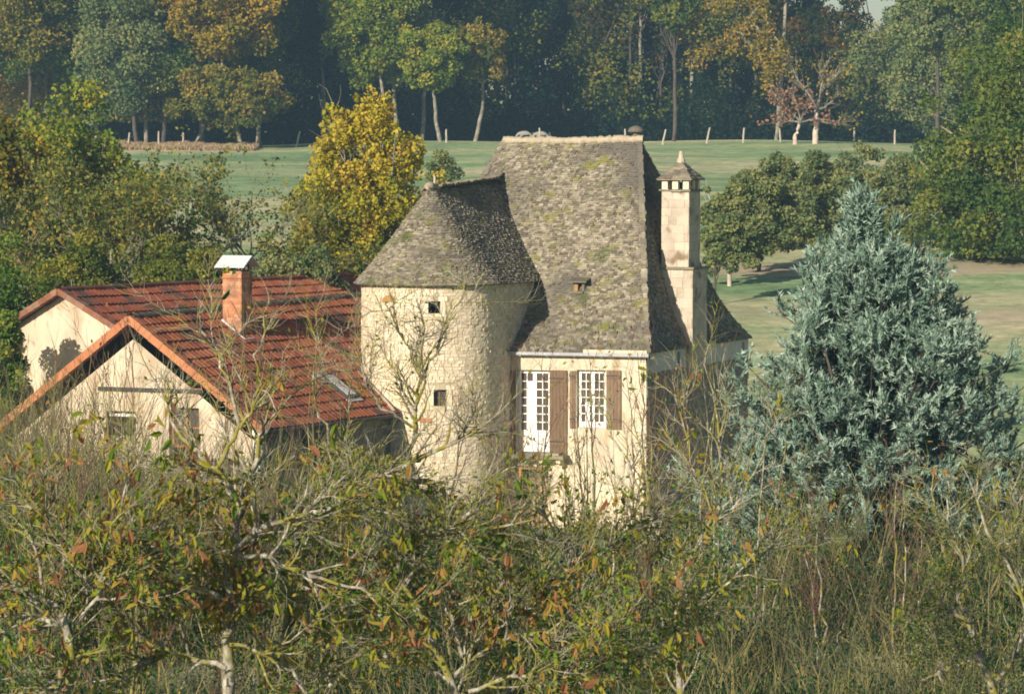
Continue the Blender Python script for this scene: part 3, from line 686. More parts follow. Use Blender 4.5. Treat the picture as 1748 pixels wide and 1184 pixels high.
# ------------------------------------------------------------------ THE RED TILED HOUSE
PH = radians(64)
r_ = np.array([cos(PH), sin(PH), 0.]); g_ = np.array([sin(PH), -cos(PH), 0.])
A0_ = np.array([-9.92, 94.26, 0.])
red = thing('tiled_house', 'cream plastered house with red tile roof, brick chimney and roof window beside the tower', 'house', A0_ + r_ * 5)
def rp(t, s, z):
    t, s, z = np.broadcast_arrays(np.asarray(t, float), np.asarray(s, float), np.asarray(z, float))
    return A0_ + t[..., None] * r_ + s[..., None] * g_ + z[..., None] * ZZ
ZR, WR, ZE = 6.12, 3.95, 3.32
def zridge(t): return ZR + .2 * np.asarray(t, float) / 12.6
def tiled(g, P0, t0, t1, smax, zr, ze, sgn, ncourse, rng, tintf, profile=.02, tw_=.22):
    """profiled interlocking tiles on one slope: courses with raised lower edges"""
    nt_ = int((t1 - t0) / tw_); sub = 4
    ts = np.linspace(t0, t1, nt_ * sub + 1); prof = np.tile([0, profile, profile * .9, -.2 * profile], nt_ + 1)[:len(ts)]
    for k in range(ncourse):
        f0 = k / ncourse; f1 = (k + 1.06) / ncourse
        rows = []
        for f, lift in ((f0, .005), (f1, .045), (f1, .0)):
            s = smax * f; z = zr(ts) + (ze - zr(ts)) * f
            sl = math.atan2(float(zr(0)) - ze, smax)
            nn = np.array([0, 0, cos(sl)]) + g_ * sgn * sin(sl)
            jt = np.repeat(rng.normal(size=nt_ + 1) * .006, sub)[:len(ts)] + .012 * np.sin(ts * 1.3 + k * .7)
            l = lift + prof + jt if lift > 0 else lift + prof * 0 - .02
            rows.append(P0 + ts[:, None] * r_ + sgn * s * g_ + z[:, None] * ZZ + np.asarray(l)[:, None] * nn)
        n = len(ts); V = np.concatenate(rows)
        i = np.arange(n - 1)
        q1 = np.stack([i, i + n, i + n + 1, i + 1], 1); q2 = np.stack([i + n, i + 2 * n, i + 2 * n + 1, i + n + 1], 1)
        if sgn < 0: q1 = q1[:, ::-1]; q2 = q2[:, ::-1]
        ti = np.repeat(tintf(k, nt_, rng), sub)[:n - 1]
        g.add(V, Q=np.r_[q1, q2], tint=np.r_[ti, ti])
rng = np.random.default_rng(11)
tf = lambda k, n, r: np.clip(r.normal(.5, .22, n) + .15 * sin(k * 1.7), 0, 1)
g = Geo(); tiled(g, A0_, 0, 13.6, WR + .02, zridge, ZE, 1, 13, rng, tf)
tiled(g, A0_, 0, 13.6, 4.6, lambda t: zridge(t), 2.8, -1, 14, rng, tf)
rroof = g.build('roof', M['tile'], red)
# underside deck
g = Geo()
for sgn, sm, ze in ((1, WR, ZE), (-1, 4.6, 2.8)):
    a = rp(.06, 0, ZR - .05); b_ = rp(13.4, 0, ZR + .15); c_ = rp(13.4, sgn * (sm - .03), ze - .05); d_ = rp(.06, sgn * (sm - .03), ze - .05)
    g.add([a, b_, c_, d_, a - ZZ * .06, b_ - ZZ * .06, c_ - ZZ * .06, d_ - ZZ * .06], Q=[[0, 1, 2, 3], [7, 6, 5, 4], [0, 4, 5, 1], [1, 5, 6, 2], [2, 6, 7, 3], [3, 7, 4, 0]])
g.build('roof_deck', M['oldwood'], rroof)
def ridge_tiles(P0, t0, t1, zf, rad, parent, mat, gap=.36, name='ridge_tiles', tints=(0, 1)):
    g = Geo(); t = t0
    while t < t1:
        c = P0 + t * r_ + float(zf(t)) * ZZ; th = np.linspace(-.15, pi + .15, 7)
        a = [c + g_ * cos(x) * rad + ZZ * (sin(x) * rad * .8 - .02) for x in th]; b = [c + r_ * (gap + .04) + g_ * cos(x) * rad * .86 + ZZ * (sin(x) * rad * .68 - .03 + .2 * gap / 12) for x in th]
        n = len(th); i = np.arange(n - 1)
        g.add(np.r_[a, b], Q=np.stack([i, i + 1, n + i + 1, n + i], 1), tint=rng.uniform(*tints)); t += gap
    return g.build(name, mat, parent)
ridge_tiles(A0_, .0, 13.4, lambda t: zridge(t) + .03, .13, rroof, M['lichentile'])
# verges (terracotta rakes)
def verge(P0, s1, z0, z1, parent, mat, name='verge', wd=.24, hh=.2, sgn=1, n=12, t=-.1):
    g = Geo()
    for k in range(n):
        f0 = k / n; f1 = (k + 1.05) / n
        p0 = P0 + sgn * s1 * f0 * g_ + (z0 + (z1 - z0) * f0) * ZZ + t * r_; p1 = P0 + sgn * s1 * f1 * g_ + (z0 + (z1 - z0) * f1) * ZZ + t * r_
        nn = nrm(np.cross(p1 - p0, r_)); nn = nn * (1 if nn[2] > 0 else -1)
        g.box(p0 - nn * (hh - .06), p1 - p0 + nn * .012, r_ * wd, nn * hh, tint=rng.uniform(0, 1))
    return g.build(name, mat, parent)
verge(A0_, WR + .05, ZR, ZE, rroof, M['rake']); verge(A0_, 4.6, ZR, 2.8, rroof, M['rake'], sgn=-1)
# gable wall
TG = .17
def gp_(px, py, t=TG): P = on_plane(px, py, rp(t, 0, 0), -r_) - A0_; return float(P @ g_), float(P[2])
S0, S1 = -4.15, 3.7
def gtop(s): s = np.asarray(s, float); return np.where(s > 0, ZR + (ZE - ZR) * s / WR, ZR + (2.8 - ZR) * -s / 4.6) - .07
def G_wall(a, h): s = S0 + (S1 - S0) * np.asarray(a, float); return rp(TG, s, 1.0 * (-.5 + (gtop(s) + .5) * 0) + np.minimum(-.5 + 7 * np.asarray(h, float), gtop(s)))
def ghole(x0, x1, y0, y1):
    a0, z1 = gp_(x0, y0); a1, z0 = gp_(x1, y1); return ((a0 - S0) / (S1 - S0), (a1 - S0) / (S1 - S0), (z0 + .5) / 7, (z1 + .5) / 7)
gh = [ghole(288, 340, 662, 765), ghole(180, 232, 668, 712), ghole(356, 416, 748, 800)]
g = Geo(); skin(g, G_wall, 60, 120, gh, .25); gw = g.build('gable_wall', M['cream'], red)
def gable_window(hh, mat, cols, rows, nm, t=TG + .14):
    a0, a1, h0, h1 = hh; s0, s1 = S0 + (S1 - S0) * a0, S0 + (S1 - S0) * a1; z0, z1 = -.5 + 7 * h0, -.5 + 7 * h1
    g = Geo(); f = .07
    def bar(sa, sb, za, zb, tt=t): g.box(rp(tt, sa, za), g_ * (sb - sa), r_ * .05, ZZ * (zb - za))
    bar(s0, s0 + f, z0, z1); bar(s1 - f, s1, z0, z1); bar(s0 + f, s1 - f, z1 - f, z1); bar(s0 + f, s1 - f, z0, z0 + f)
    for c in range(1, cols): x = s0 + (s1 - s0) * c / cols; bar(x - .03, x + .03, z0 + f, z1 - f)
    for r in range(1, rows): x = z0 + (z1 - z0) * r / rows; bar(s0 + f, s1 - f, x - .02, x + .02, t + .002)
    o = g.build(nm, mat, red)
    g = Geo(); g.box(rp(t + .03, s0, z0), g_ * (s1 - s0), r_ * .01, ZZ * (z1 - z0)); g.build('pane', M['glass'], o); return o
gd = gable_window(gh[0], M['orangewood'], 2, 3, 'glazed_door')
gable_window(gh[1], M['white'], 2, 1, 'window')
g = Geo(); s0, zb = gp_(168, 664, TG - .02); s1, _ = gp_(345, 664, TG - .02); g.box(rp(TG - .06, s0, zb - .03), g_ * (s1 - s0), r_ * .06, ZZ * .1); g.build('lintel_beam', M['dark'], gw)
# balustrade and post
g = Geo(); sa = S0 + (S1 - S0) * gh[2][0]; sb = S0 + (S1 - S0) * gh[2][1]; za, zb = -.5 + 7 * gh[2][2], -.5 + 7 * gh[2][3]
k = 0; x = sa + .03
while x < sb - .02: g.box(rp(TG + .02, x, za), g_ * .035, r_ * .035, ZZ * (zb - za)); x += .1
g.box(rp(TG + .01, sa, zb - .2), g_ * (sb - sa), r_ * .05, ZZ * .06); g.build('balustrade', M['wood_post'], red)
g = Geo(); g.box(rp(TG + .6, sa - .1, za - .1), g_ * (sb - sa + .2), r_ * .05, ZZ * (zb - za + .2)); g.build('porch_back', M['oldwood'], red)
g = Geo(); s_, z_ = gp_(428, 742); g.box(rp(TG - .06, S1 - .12, -.5), g_ * .22, r_ * .22, ZZ * (gtop(S1) + .48)); g.build('corner_post', M['white'], red)
# other walls
g = Geo(); skin(g, lambda a, h: rp(TG + .2 + (13 - TG) * a, S1 - .05, -.6 + (ZE + .66) * h), 6, 6)
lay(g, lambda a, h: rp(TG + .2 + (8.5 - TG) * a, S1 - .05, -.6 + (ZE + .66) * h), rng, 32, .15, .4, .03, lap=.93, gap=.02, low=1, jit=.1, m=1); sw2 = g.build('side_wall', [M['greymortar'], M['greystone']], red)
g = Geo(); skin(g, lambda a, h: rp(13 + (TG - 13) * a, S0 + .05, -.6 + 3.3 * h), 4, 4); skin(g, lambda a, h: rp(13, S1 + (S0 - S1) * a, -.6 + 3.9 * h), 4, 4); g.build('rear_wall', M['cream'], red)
g = Geo(); P, R = resample([rp(.1, WR + .06, ZE - .07), rp(7.6, WR + .06, ZE - .07)], [.06, .06], 12); tubes(g, P, R, 8); g.build('gutter', M['dark'], red)
g = Geo(); q = at(611, 716, 98.0); P, R = resample([q, q - ZZ * .25, q - ZZ * .33 + g_ * .1], [.04] * 3, 8); tubes(g, P, R, 8); g.build('downpipe', M['white'], red, True)
# flashing along the tower
nsl = nrm(ZZ * WR + g_ * (ZR - ZE))
def onroof(px, py, off=0.0): return on_plane(px, py, rp(0, 0, ZR) + nsl * off, nsl)
g = Geo()
pts = [onroof(x, y, .07) for x, y in ((612, 634), (622, 647), (640, 664), (658, 683), (674, 702))]
P, R = resample(pts, [.045] * 5, 14); tubes(g, P, R, 6); g.build('flashing', M['mortar'], rroof)
# brick chimney
kc = onroof(412, 577)
kb = kc - g_ * .57 - ZZ * .5
ztop = CAMZ - (463 - HZ) / FOC * kc[1]
g = Geo(); hC = ztop - kb[2]; masonry_box(g, kb, g_ * .57, r_ * .57, ZZ * hC, int(hC / .085), .1, .24, .008)
ch = g.build('brick_chimney', M['brick'], red)
g = Geo(); g.box(kb - g_ * .035 - r_ * .035 + ZZ * (hC - .2), g_ * .64, r_ * .64, ZZ * .035, tint=.1); g.box(kb - g_ * .02 - r_ * .02 + ZZ * (hC - .38), g_ * .61, r_ * .61, ZZ * .04, tint=.8)
g.build('brick_band', M['brick'], ch)
g = Geo(); tc_ = kb + ZZ * hC + g_ * .285 + r_ * .285
for sg in (-1, 1):
    p0 = tc_ - g_ * .46 + ZZ * .40; d1 = r_ * sg * .44 - ZZ * .30
    g.add([p0, p0 + g_ * .92, p0 + g_ * .92 + d1, p0 + d1, p0 + ZZ * .02, p0 + g_ * .92 + ZZ * .02, p0 + g_ * .92 + d1 + ZZ * .02, p0 + d1 + ZZ * .02],
          Q=[[0, 1, 2, 3], [7, 6, 5, 4], [0, 4, 5, 1], [1, 5, 6, 2], [2, 6, 7, 3], [3, 7, 4, 0]])
cap = g.build('chimney_cap', M['sheet'], ch)
g = Geo()
for a in (-.24, .2):
    for b2 in (-.24, .2): g.box(tc_ + g_ * a + r_ * b2, g_ * .04, r_ * .04, ZZ * .18)
g.box(tc_ - g_ * .2 - r_ * .2, g_ * .4, r_ * .4, ZZ * .03); g.build('cap_support', M['dark'], ch)
g = Geo(); dsl = nrm(g_ * WR - ZZ * (ZR - ZE))
f0 = onroof(379, 546, .08); f1 = onroof(418, 580, .08); f2 = onroof(434, 578, .08)
for a, b2 in ((f0, f1), (f1, f2)): 
    P, R = resample([a, b2], [.04, .04], 6); tubes(g, P, R, 6)
g.build('flashing', M['limewash'], ch)
# skylight
k0 = onroof(545, 641, .06); 
g = Geo(); wl, ll = .62, 1.05
g.box(k0, r_ * wl, dsl * ll, nsl * .07); sl = g.build('roof_window', M['dark'], rroof)
g = Geo(); g.box(k0 + r_ * .07 + dsl * .12 + nsl * .072, r_ * (wl - .14), dsl * (ll - .2), nsl * .012)
m_, nt, out = new_mat('skylight_glass'); b = N(nt, "ShaderNodeBsdfPrincipled"); b.inputs["Base Color"].default_value = (.42, .46, .52, 1); b.inputs["Roughness"].default_value = .25; b.inputs["Specular IOR Level"].default_value = .8; nt.links.new(b.outputs[0], out.inputs[0])
g.build('pane', m_, sl)
g = Geo(); g.box(k0 + dsl * ll - r_ * .1 - nsl * .03, r_ * (wl + .2), dsl * .13, nsl * .05); g.build('flashing', M['gutter'], sl)

# rear wing
B0 = np.array([-12.48, 100.0, 0.]); ZB = 6.64
back = thing('rear_wing_house', 'small cream gabled house with weathered tile roof standing behind the red tiled house', 'house', B0 + r_ * 5)
g = Geo(); zb_ = lambda t: ZB + 0 * np.asarray(t, float)
tf2 = lambda k, n, r: np.clip(r.normal(.35, .2, n) + np.linspace(-.2, .5, n), 0, 1)
tiled(g, B0, 0, 17.6, 3.6, zb_, ZB - .53 * 3.6, 1, 9, rng, tf2); tiled(g, B0, 0, 17.6, 2.4, zb_, ZB - .56 * 2.4, -1, 7, rng, tf2)
br = g.build('roof', M['tile'], back)
ridge_tiles(B0, 0, 8, lambda t: ZB + .03, .12, br, M['olddtile']); ridge_tiles(B0, 7.9, 17.5, lambda t: ZB + .03, .12, br, M['tile'], tints=(.5, 1))
verge(B0, 3.4, ZB, ZB - .53 * 3.4, br, M['olddtile'], hh=.16); verge(B0, 2.4, ZB, ZB - .56 * 2.4, br, M['olddtile'], sgn=-1, hh=.16)
def bp_(t, s, z): return B0 + t * r_ + s * g_ + z * ZZ
g = Geo()
g.add([bp_(.3, -2.1, -.5), bp_(.3, 3.2, -.5), bp_(.3, 3.2, ZB - .53 * 3.2 - .1), bp_(.3, 0, ZB - .1), bp_(.3, -2.1, ZB - .56 * 2.1 - .1)], Q=[[0, 1, 2, 3]], T=[[0, 3, 4]])
g.build('gable_wall', M['cream'], back)
g = Geo(); g.box(bp_(.3, -2.1, -.5), r_ * 17, g_ * .1, ZZ * 5.9); g.box(bp_(17.2, -2.1, -.5), g_ * 5.2, r_ * .1, ZZ * 5.3); g.build('side_wall', M['cream'], back)

# ------------------------------------------------------------------ trees
def crown_points(rng, c, rad, nblob, nleaf, shape='round', br=.3, hollow=.55, flat=.8):
    c = np.asarray(c, float); rad = np.asarray(rad, float)
    d = nrm(rng.normal(size=(nblob, 3))); rr = rng.uniform(.25, 1, nblob) ** .55
    q = d * (rr * rng.choice([.8, 1., 1.18], nblob, p=[.3, .5, .2]))[:, None]
    q[:, 2] += .12 * np.sin(q[:, 0] * 4 + nblob) * (q[:, 2] > 0)
    if shape == 'cone':
        zz = rng.uniform(-1, .95, nblob); ra = np.clip((1 - zz) / 2, .03, 1) ** .36 * rng.uniform(.3, 1, nblob) ** .5; th = rng.uniform(0, 2 * pi, nblob)
        ra = ra * (1 + .16 * np.sin(3 * th + 5 * zz)) * rng.choice([.85, 1., 1.2], nblob, p=[.3, .45, .25]); q = np.stack([ra * np.cos(th), ra * np.sin(th), zz * rng.uniform(.9, 1.1, nblob)], 1)
    bc = c + q * rad * (1 - br * .6)
    bs = br * rng.uniform(.6, 1.35, nblob) * (1.0 if shape != 'cone' else 1) 
    if shape == 'cone': bs = bs * np.clip(.5 + .5 * (1 - q[:, 2]) / 2 * 1.6, .45, 1)
    w = bs ** 2; w /= w.sum(); bi = rng.choice(nblob, nleaf, p=w)
    dd = nrm(rng.normal(size=(nleaf, 3))); ru = rng.uniform(hollow, 1.1, nleaf)
    mr_ = rad.mean()
    P = bc[bi] + dd * (ru * bs[bi] * mr_)[:, None] * np.array([1, 1, flat])
    return P, bi, bc, bs

def leafy_tree(name, label, cat, base, crown, rad, nblob, nleaf, lsize, lmat, bark='bark', tr=.25, seed=0, shape='round', br=.3, group=None, limbs=14, tvar=.5, tbias=0.0, flat=.8, topbias=0.0, aspect=.8):
    rng = np.random.default_rng(seed); base = np.asarray(base, float); crown = np.asarray(crown, float); rad = np.asarray(rad, float)
    t = thing(name, label, cat, base, group)
    P, bi, bc, bs = crown_points(rng, crown, rad, nblob, nleaf, shape, br, flat=flat)
    bt = rng.uniform(0, 1, nblob)
    ti = np.clip(bt[bi] * tvar + rng.uniform(0, 1, nleaf) * (1 - tvar) + tbias + topbias * (P[:, 2] - crown[2]) / rad[2], 0, 1)
    keep = P[:, 2] > base[2] + .15
    g = Geo(); leaf_quads(g, rng, P[keep], lsize * rng.uniform(.6, 1.3, keep.sum()), aspect, tint=ti[keep]); g.build('crown', M[lmat], t)
    g = Geo(); top = crown + np.array([rng.normal() * .3, 0, rad[2] * .5])
    K = 10; P0, R0 = resample([base - ZZ * .2, base * .6 + crown * .4 + rng.normal(size=3) * .15 * (crown[2] - base[2]) * .3 * np.array([1, 1, 0]), top], [tr, tr * .8, tr * .15], K, rng, tr * .25)
    tubes(g, P0, R0, 8)
    if limbs:
        sel = rng.choice(nblob, min(limbs, nblob), replace=False); LP = []; LR = []
        for s in sel:
            k = rng.integers(5 if name == 'woodland_tree' else 2, K - 2); a = P0[k]; b = bc[s]; mid = (a + b) / 2 + np.array([0, 0, -.08 * np.linalg.norm(b - a)])
            p, r = resample([a, mid, b], [R0[k] * .55, R0[k] * .35, .02], 6, rng, .04 * rad.mean() * .3); LP.append(p); LR.append(r)
        LP = np.array(LP); LR = np.array(LR); tubes(g, LP, LR, 5)
        p2, r2 = spawn(rng, LP, LR, limbs * 5, rad.mean() * .4, .7, .1, 4, .05, .2); tubes(g, p2, r2, 3)
    g.build('trunk', M[bark], t, True)
    return t

def branching_tree(name, label, cat, base, height, spread, nl, lsize, lmat, bark, tr=.2, seed=0, group=None, n1=9, n2=60, n3=420, n4=0, fork=.3, leaf_top=0.0, up=.25, tw='twig', aspect=.5, droop=.3, clus=3, lean=(0, 0)):
    rng = np.random.default_rng(seed); base = np.asarray(base, float)
    t = thing(name, label, cat, base, group)
    top = base + np.array([lean[0], lean[1], height * .75])
    P0, R0 = resample([base - ZZ * .2, base + (top - base) * .4 + rng.normal(size=3) * np.array([.2, .2, 0]), top], [tr, tr * .75, tr * .2], 12, rng, tr * .3)
    g = Geo(); tubes(g, P0, R0, 8)
    p1, r1 = spawn(rng, P0[None], R0[None], n1, spread * 1.0, .85, up, 8, tr * .55, .14, fork); tubes(g, p1, r1, 6)
    p2, r2 = spawn(rng, p1, r1, n2, spread * .55, .75, up * .8, 6, tr * .25, .2, .2); tubes(g, p2, r2, 4)
    g.build('trunk', M[bark], t, True)
    g = Geo(); p3, r3 = spawn(rng, p2, r2, n3, spread * .28, .7, up * .5, 5, .014, .22, .15); tubes(g, p3, r3, 3, tint=rng.uniform(0, 1, len(p3)))
    g.build('twigs', M[tw], t)
    if nl:
        nc = max(1, nl // clus); m_ = rng.integers(0, len(p3), nc); k_ = rng.integers(2, 5, nc); c = p3[m_, k_]
        zrel = (c[:, 2] - base[2]) / height
        if leaf_top: kp = rng.uniform(0, 1, nc) < np.clip(zrel + leaf_top, .1, 1); c = c[kp]
        bt = rng.uniform(0, 1, len(c)); C = np.repeat(c, clus, 0) + rng.normal(size=(len(c) * clus, 3)) * lsize * .8
        ti = np.clip(np.repeat(bt, clus) * .6 + rng.uniform(0, .4, len(C)), 0, 1)
        g = Geo(); leaf_quads(g, rng, C, lsize * rng.uniform(.6, 1.3, len(C)), aspect, tint=ti, droop=droop); g.build('leaves', M[lmat], t)
    return t

def gbase(px, Y, row=None):
    x = at(px, 300, Y)[0]; return np.array([x, Y, float(zt(x, Y))])
def crown_px(px, Y, rt, rb, hw, depth=1.0):
    s = FOC / Y; zt_ = at(px, rt, Y)[2]; zb_ = at(px, rb, Y)[2]; c = at(px, (rt + rb) / 2, Y)
    return c, np.array([hw / s, hw / s * depth, abs(zt_ - zb_) / 2])

# ---- the wood at the top of the meadow
WOODL = [  # px, Y, row top, row bottom, half width, leaf material, bark, leaves, label, trunk px offset
 (-35, 309, -190, 185, 80, 'l_woodgreen', 'darkbark', 6500, 'green and yellow oak at the far left edge of the wood', 0),
 (45, 305, -170, 160, 70, 'l_woodgold', 'darkbark', 6500, 'golden green tree second from the left in the wood edge', 0),
 (120, 309, -200, 190, 66, 'l_woodgreen', 'darkbark', 6500, 'tall green tree with yellow tufts left of the grey green tree in the wood', 0),
 (205, 304, -120, 215, 70, 'l_hazygreen', 'darkbark', 6500, 'grey green tree with low foliage above the left end of the meadow', 30),
 (300, 306, -180, 200, 66, 'l_woodgreen', 'darkbark', 6500, 'olive tree with pale trunk between grey green and golden orange trees', -22),
 (382, 303, -160, 128, 92, 'l_gold', 'bark', 8500, 'golden orange oak that ends the lit left part of the wood', -52),
 (392, 300, 110, 222, 76, 'l_woodgold', 'bark', 4500, 'low golden bushy tree at foot of the golden orange oak by the dry grass', 20),
 (535, 320, -60, 140, 58, 'l_darkmix', 'bark', 3000, 'dark tree with scattered orange leaves left of the yellow green oak', 20),
 (628, 311, -50, 150, 78, 'l_ygreen', 'bark', 6000, 'yellow green oak rising behind the bright yellow tree', 30),
 (738, 309, 38, 158, 62, 'l_ygreen', 'bark', 4200, 'lit yellow green tree with thick grey trunk right of the bright yellow tree', 14),
 (822, 312, 30, 150, 42, 'l_woodgold', 'bark', 1500, 'thin orange leaved tree with pale scar on its trunk', -12),
 (760, 322, -140, 30, 90, 'l_dark', 'bark', 4000, 'dark crown above the lit yellow green tree with thick grey trunk', -40),
 (1150, 316, -40, 60, 40, 'l_woodgreen', 'darkbark', 1400, 'small yellow green crown at the top edge left of the drooping yellow boughs', 0),
 (1500, 330, 35, 235, 80, 'l_hazygreen', 'darkbark', 5200, 'dull olive tree in the wood below the gap of sky', 25),
 (1420, 334, -20, 225, 62, 'l_darkmix', 'darkbark', 4600, 'dark bushy tree behind the white trunked bare tree', 0),
 (1590, 318, 60, 232, 60, 'l_hazygreen', 'darkbark', 4200, 'dull brown green tree just left of the large right hand tree', 0),
 (1600, 300, -80, 120, 72, 'l_hazygreen', 'darkbark', 5600, 'hazy green tree top right of the gap of sky', 0),
 (1690, 296, -110, 110, 72, 'l_woodgreen', 'darkbark', 5200, 'green tree in the top right corner behind the large right hand tree', 0),
]
for i, (px, Y_, rt, rb, hw, lm, bk, nl, lab, off) in enumerate(WOODL):
    c, rad = crown_px(px, Y_, rt, rb, hw * (1.3 if px < 470 or px > 1350 else 1.12))
    leafy_tree('woodland_tree', lab, 'tree', gbase(px + off, Y_), c, rad, 130, int(nl * 4.2), .30, lm, bk, .2, 100 + i, br=.2, limbs=16, topbias=.08, tvar=.6)
# tall shade casting neighbours and the dark recessed trees in the middle
WOODM = [(75, 'olive tree in the wood behind the golden green tree'), (165, 'olive green tree in the wood behind the grey green tree'), (250, 'yellow olive tree in the wood left of the golden orange oak'), (345, 'olive tree in the wood behind the low golden bushy tree'), (440, 'dim green tree in the wood right behind the golden orange oak'), (680, 'dull green tree in the wood between the yellow green oaks')]
for i, (px, lab) in enumerate(WOODM):
    c, rad = crown_px(px, 313, -190, 190, 86 if px < 600 else 60); leafy_tree('woodland_tree', lab, 'tree', gbase(px, 313), c, rad, 130, 20000, .31, ['l_olive', 'l_woodgreen', 'l_gold'][i % 3] if px < 600 else 'l_hazygreen', 'bark', .2, 260 + i, br=.21, limbs=12)
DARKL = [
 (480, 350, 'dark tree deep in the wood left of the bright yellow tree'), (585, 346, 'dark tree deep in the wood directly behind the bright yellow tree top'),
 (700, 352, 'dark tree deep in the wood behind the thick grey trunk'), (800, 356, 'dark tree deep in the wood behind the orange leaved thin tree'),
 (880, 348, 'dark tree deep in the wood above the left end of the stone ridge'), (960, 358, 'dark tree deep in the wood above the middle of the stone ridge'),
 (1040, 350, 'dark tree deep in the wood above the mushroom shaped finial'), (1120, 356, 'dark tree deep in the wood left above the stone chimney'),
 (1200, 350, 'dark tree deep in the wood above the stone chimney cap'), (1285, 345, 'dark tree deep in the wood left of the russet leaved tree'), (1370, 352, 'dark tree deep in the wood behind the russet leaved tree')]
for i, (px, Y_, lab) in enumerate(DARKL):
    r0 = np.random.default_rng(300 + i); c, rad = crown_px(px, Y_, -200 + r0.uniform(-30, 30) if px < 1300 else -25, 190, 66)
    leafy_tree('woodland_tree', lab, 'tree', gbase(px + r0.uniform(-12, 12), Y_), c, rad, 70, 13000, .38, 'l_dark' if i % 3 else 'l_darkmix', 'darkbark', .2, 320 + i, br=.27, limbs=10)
# slender pale trunks at the front of the dark part
r0 = np.random.default_rng(5)
for i, (px, top, w, lean, lab) in enumerate([(1000, 40, .13, 10, 'slender leaning pale trunk in the dark wood above the ridge middle'), (1035, 150, .12, -8, 'short thin pole tree in the dark wood left of the finial'),
     (1088, -60, .2, 6, 'tall straight pale trunk in the dark wood right above the finial'), (1076, -60, .14, -2, 'thinner of the two close pale trunks above the finial'),
     (1125, 60, .16, 12, 'pale slender trunk between finial and stone chimney'), (1172, 30, .24, 4, 'grey thick trunk standing in the dark wood above the stone chimney'),
     (865, 90, .14, 3, 'thin grey trunk in the dark wood above the left end of the ridge'), (955, 120, .1, -14, 'thin leaning pole tree above the pale calves')]):
    b = gbase(px, 335 + (i % 3) * 3); t_ = at(px + lean, top, b[1]); tt = thing('slender_tree', lab, 'tree', b)
    g = Geo(); P, R = resample([b - ZZ * .2, (b + t_) / 2 + r0.normal(size=3) * np.array([.25, .1, 0]), t_], [w, w * .8, w * .35], 12, r0, .05); tubes(g, P, R, 6)
    p1, r1 = spawn(r0, P[None], R[None], 14, 3.0, .6, .3, 5, .06, .15, .5); tubes(g, p1, r1, 4); g.build('trunk', M['bark' if i in (2, 5) else 'darkbark'], tt, True)
    g = Geo(); C = p1[:, 2:].reshape(-1, 3); C = np.repeat(C, 6, 0) + r0.normal(size=(len(C) * 6, 3)) * .45; leaf_quads(g, r0, C, .35, .8, tint=r0.uniform(0, 1, len(C))); g.build('crown', M['l_darkmix'], tt)
# woodland mass behind
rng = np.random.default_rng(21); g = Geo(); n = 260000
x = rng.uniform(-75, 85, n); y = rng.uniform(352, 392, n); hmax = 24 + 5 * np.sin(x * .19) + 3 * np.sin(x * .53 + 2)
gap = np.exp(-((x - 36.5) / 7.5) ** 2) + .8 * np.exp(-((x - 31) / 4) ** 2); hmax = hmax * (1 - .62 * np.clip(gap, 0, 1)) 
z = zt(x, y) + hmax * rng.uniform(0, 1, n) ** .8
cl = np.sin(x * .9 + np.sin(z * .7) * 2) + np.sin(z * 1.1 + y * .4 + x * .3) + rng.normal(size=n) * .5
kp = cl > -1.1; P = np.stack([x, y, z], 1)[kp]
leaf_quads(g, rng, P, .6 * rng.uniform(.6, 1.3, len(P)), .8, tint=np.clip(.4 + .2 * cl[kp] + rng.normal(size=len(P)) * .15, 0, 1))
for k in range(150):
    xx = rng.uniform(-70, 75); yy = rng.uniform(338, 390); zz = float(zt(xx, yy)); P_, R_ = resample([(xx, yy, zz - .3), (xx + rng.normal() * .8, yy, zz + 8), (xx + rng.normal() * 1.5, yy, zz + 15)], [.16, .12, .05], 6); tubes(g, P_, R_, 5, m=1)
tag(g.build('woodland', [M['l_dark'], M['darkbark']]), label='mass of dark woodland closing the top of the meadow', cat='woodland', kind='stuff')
# loose olive foliage filling the sunlit wood edge between the crowns
g = Geo(); n = 160000; x = np.r_[rng.uniform(-48, -20.5, n // 2), rng.uniform(-20, 46, n // 2)]; y = rng.uniform(311, 330, n) + np.where(x > -21, 12, 0); u_ = rng.uniform(0, 1, n)
z = zt(x, y) + 2.0 + 19 * u_; den = np.sin(x * .55 + y * .2) + np.sin(z * .6 + x * .35) + .7 * np.sin(x * 1.6 - z * .9) + rng.normal(size=n) * .35 + np.where(x < -21.5, 1.5, .1)
hole = np.exp(-((x - 32) / 5.5) ** 2) * (u_ > .42); kp = (den > .55) & (hole < .4)
P = np.stack([x, y, z], 1)[kp]; ti = np.clip(.28 + .16 * den[kp] + rng.normal(size=kp.sum()) * .16 - np.where(P[:, 0] > -21.5, .22, 0), 0, 1)
leaf_quads(g, rng, P, .34 * rng.uniform(.6, 1.3, len(P)), .8, tint=ti)
tag(g.build('wood_edge_foliage', M['l_woodgold']), label='loose olive foliage of the wood edge filling in between the single crowns', cat='foliage', kind='stuff')
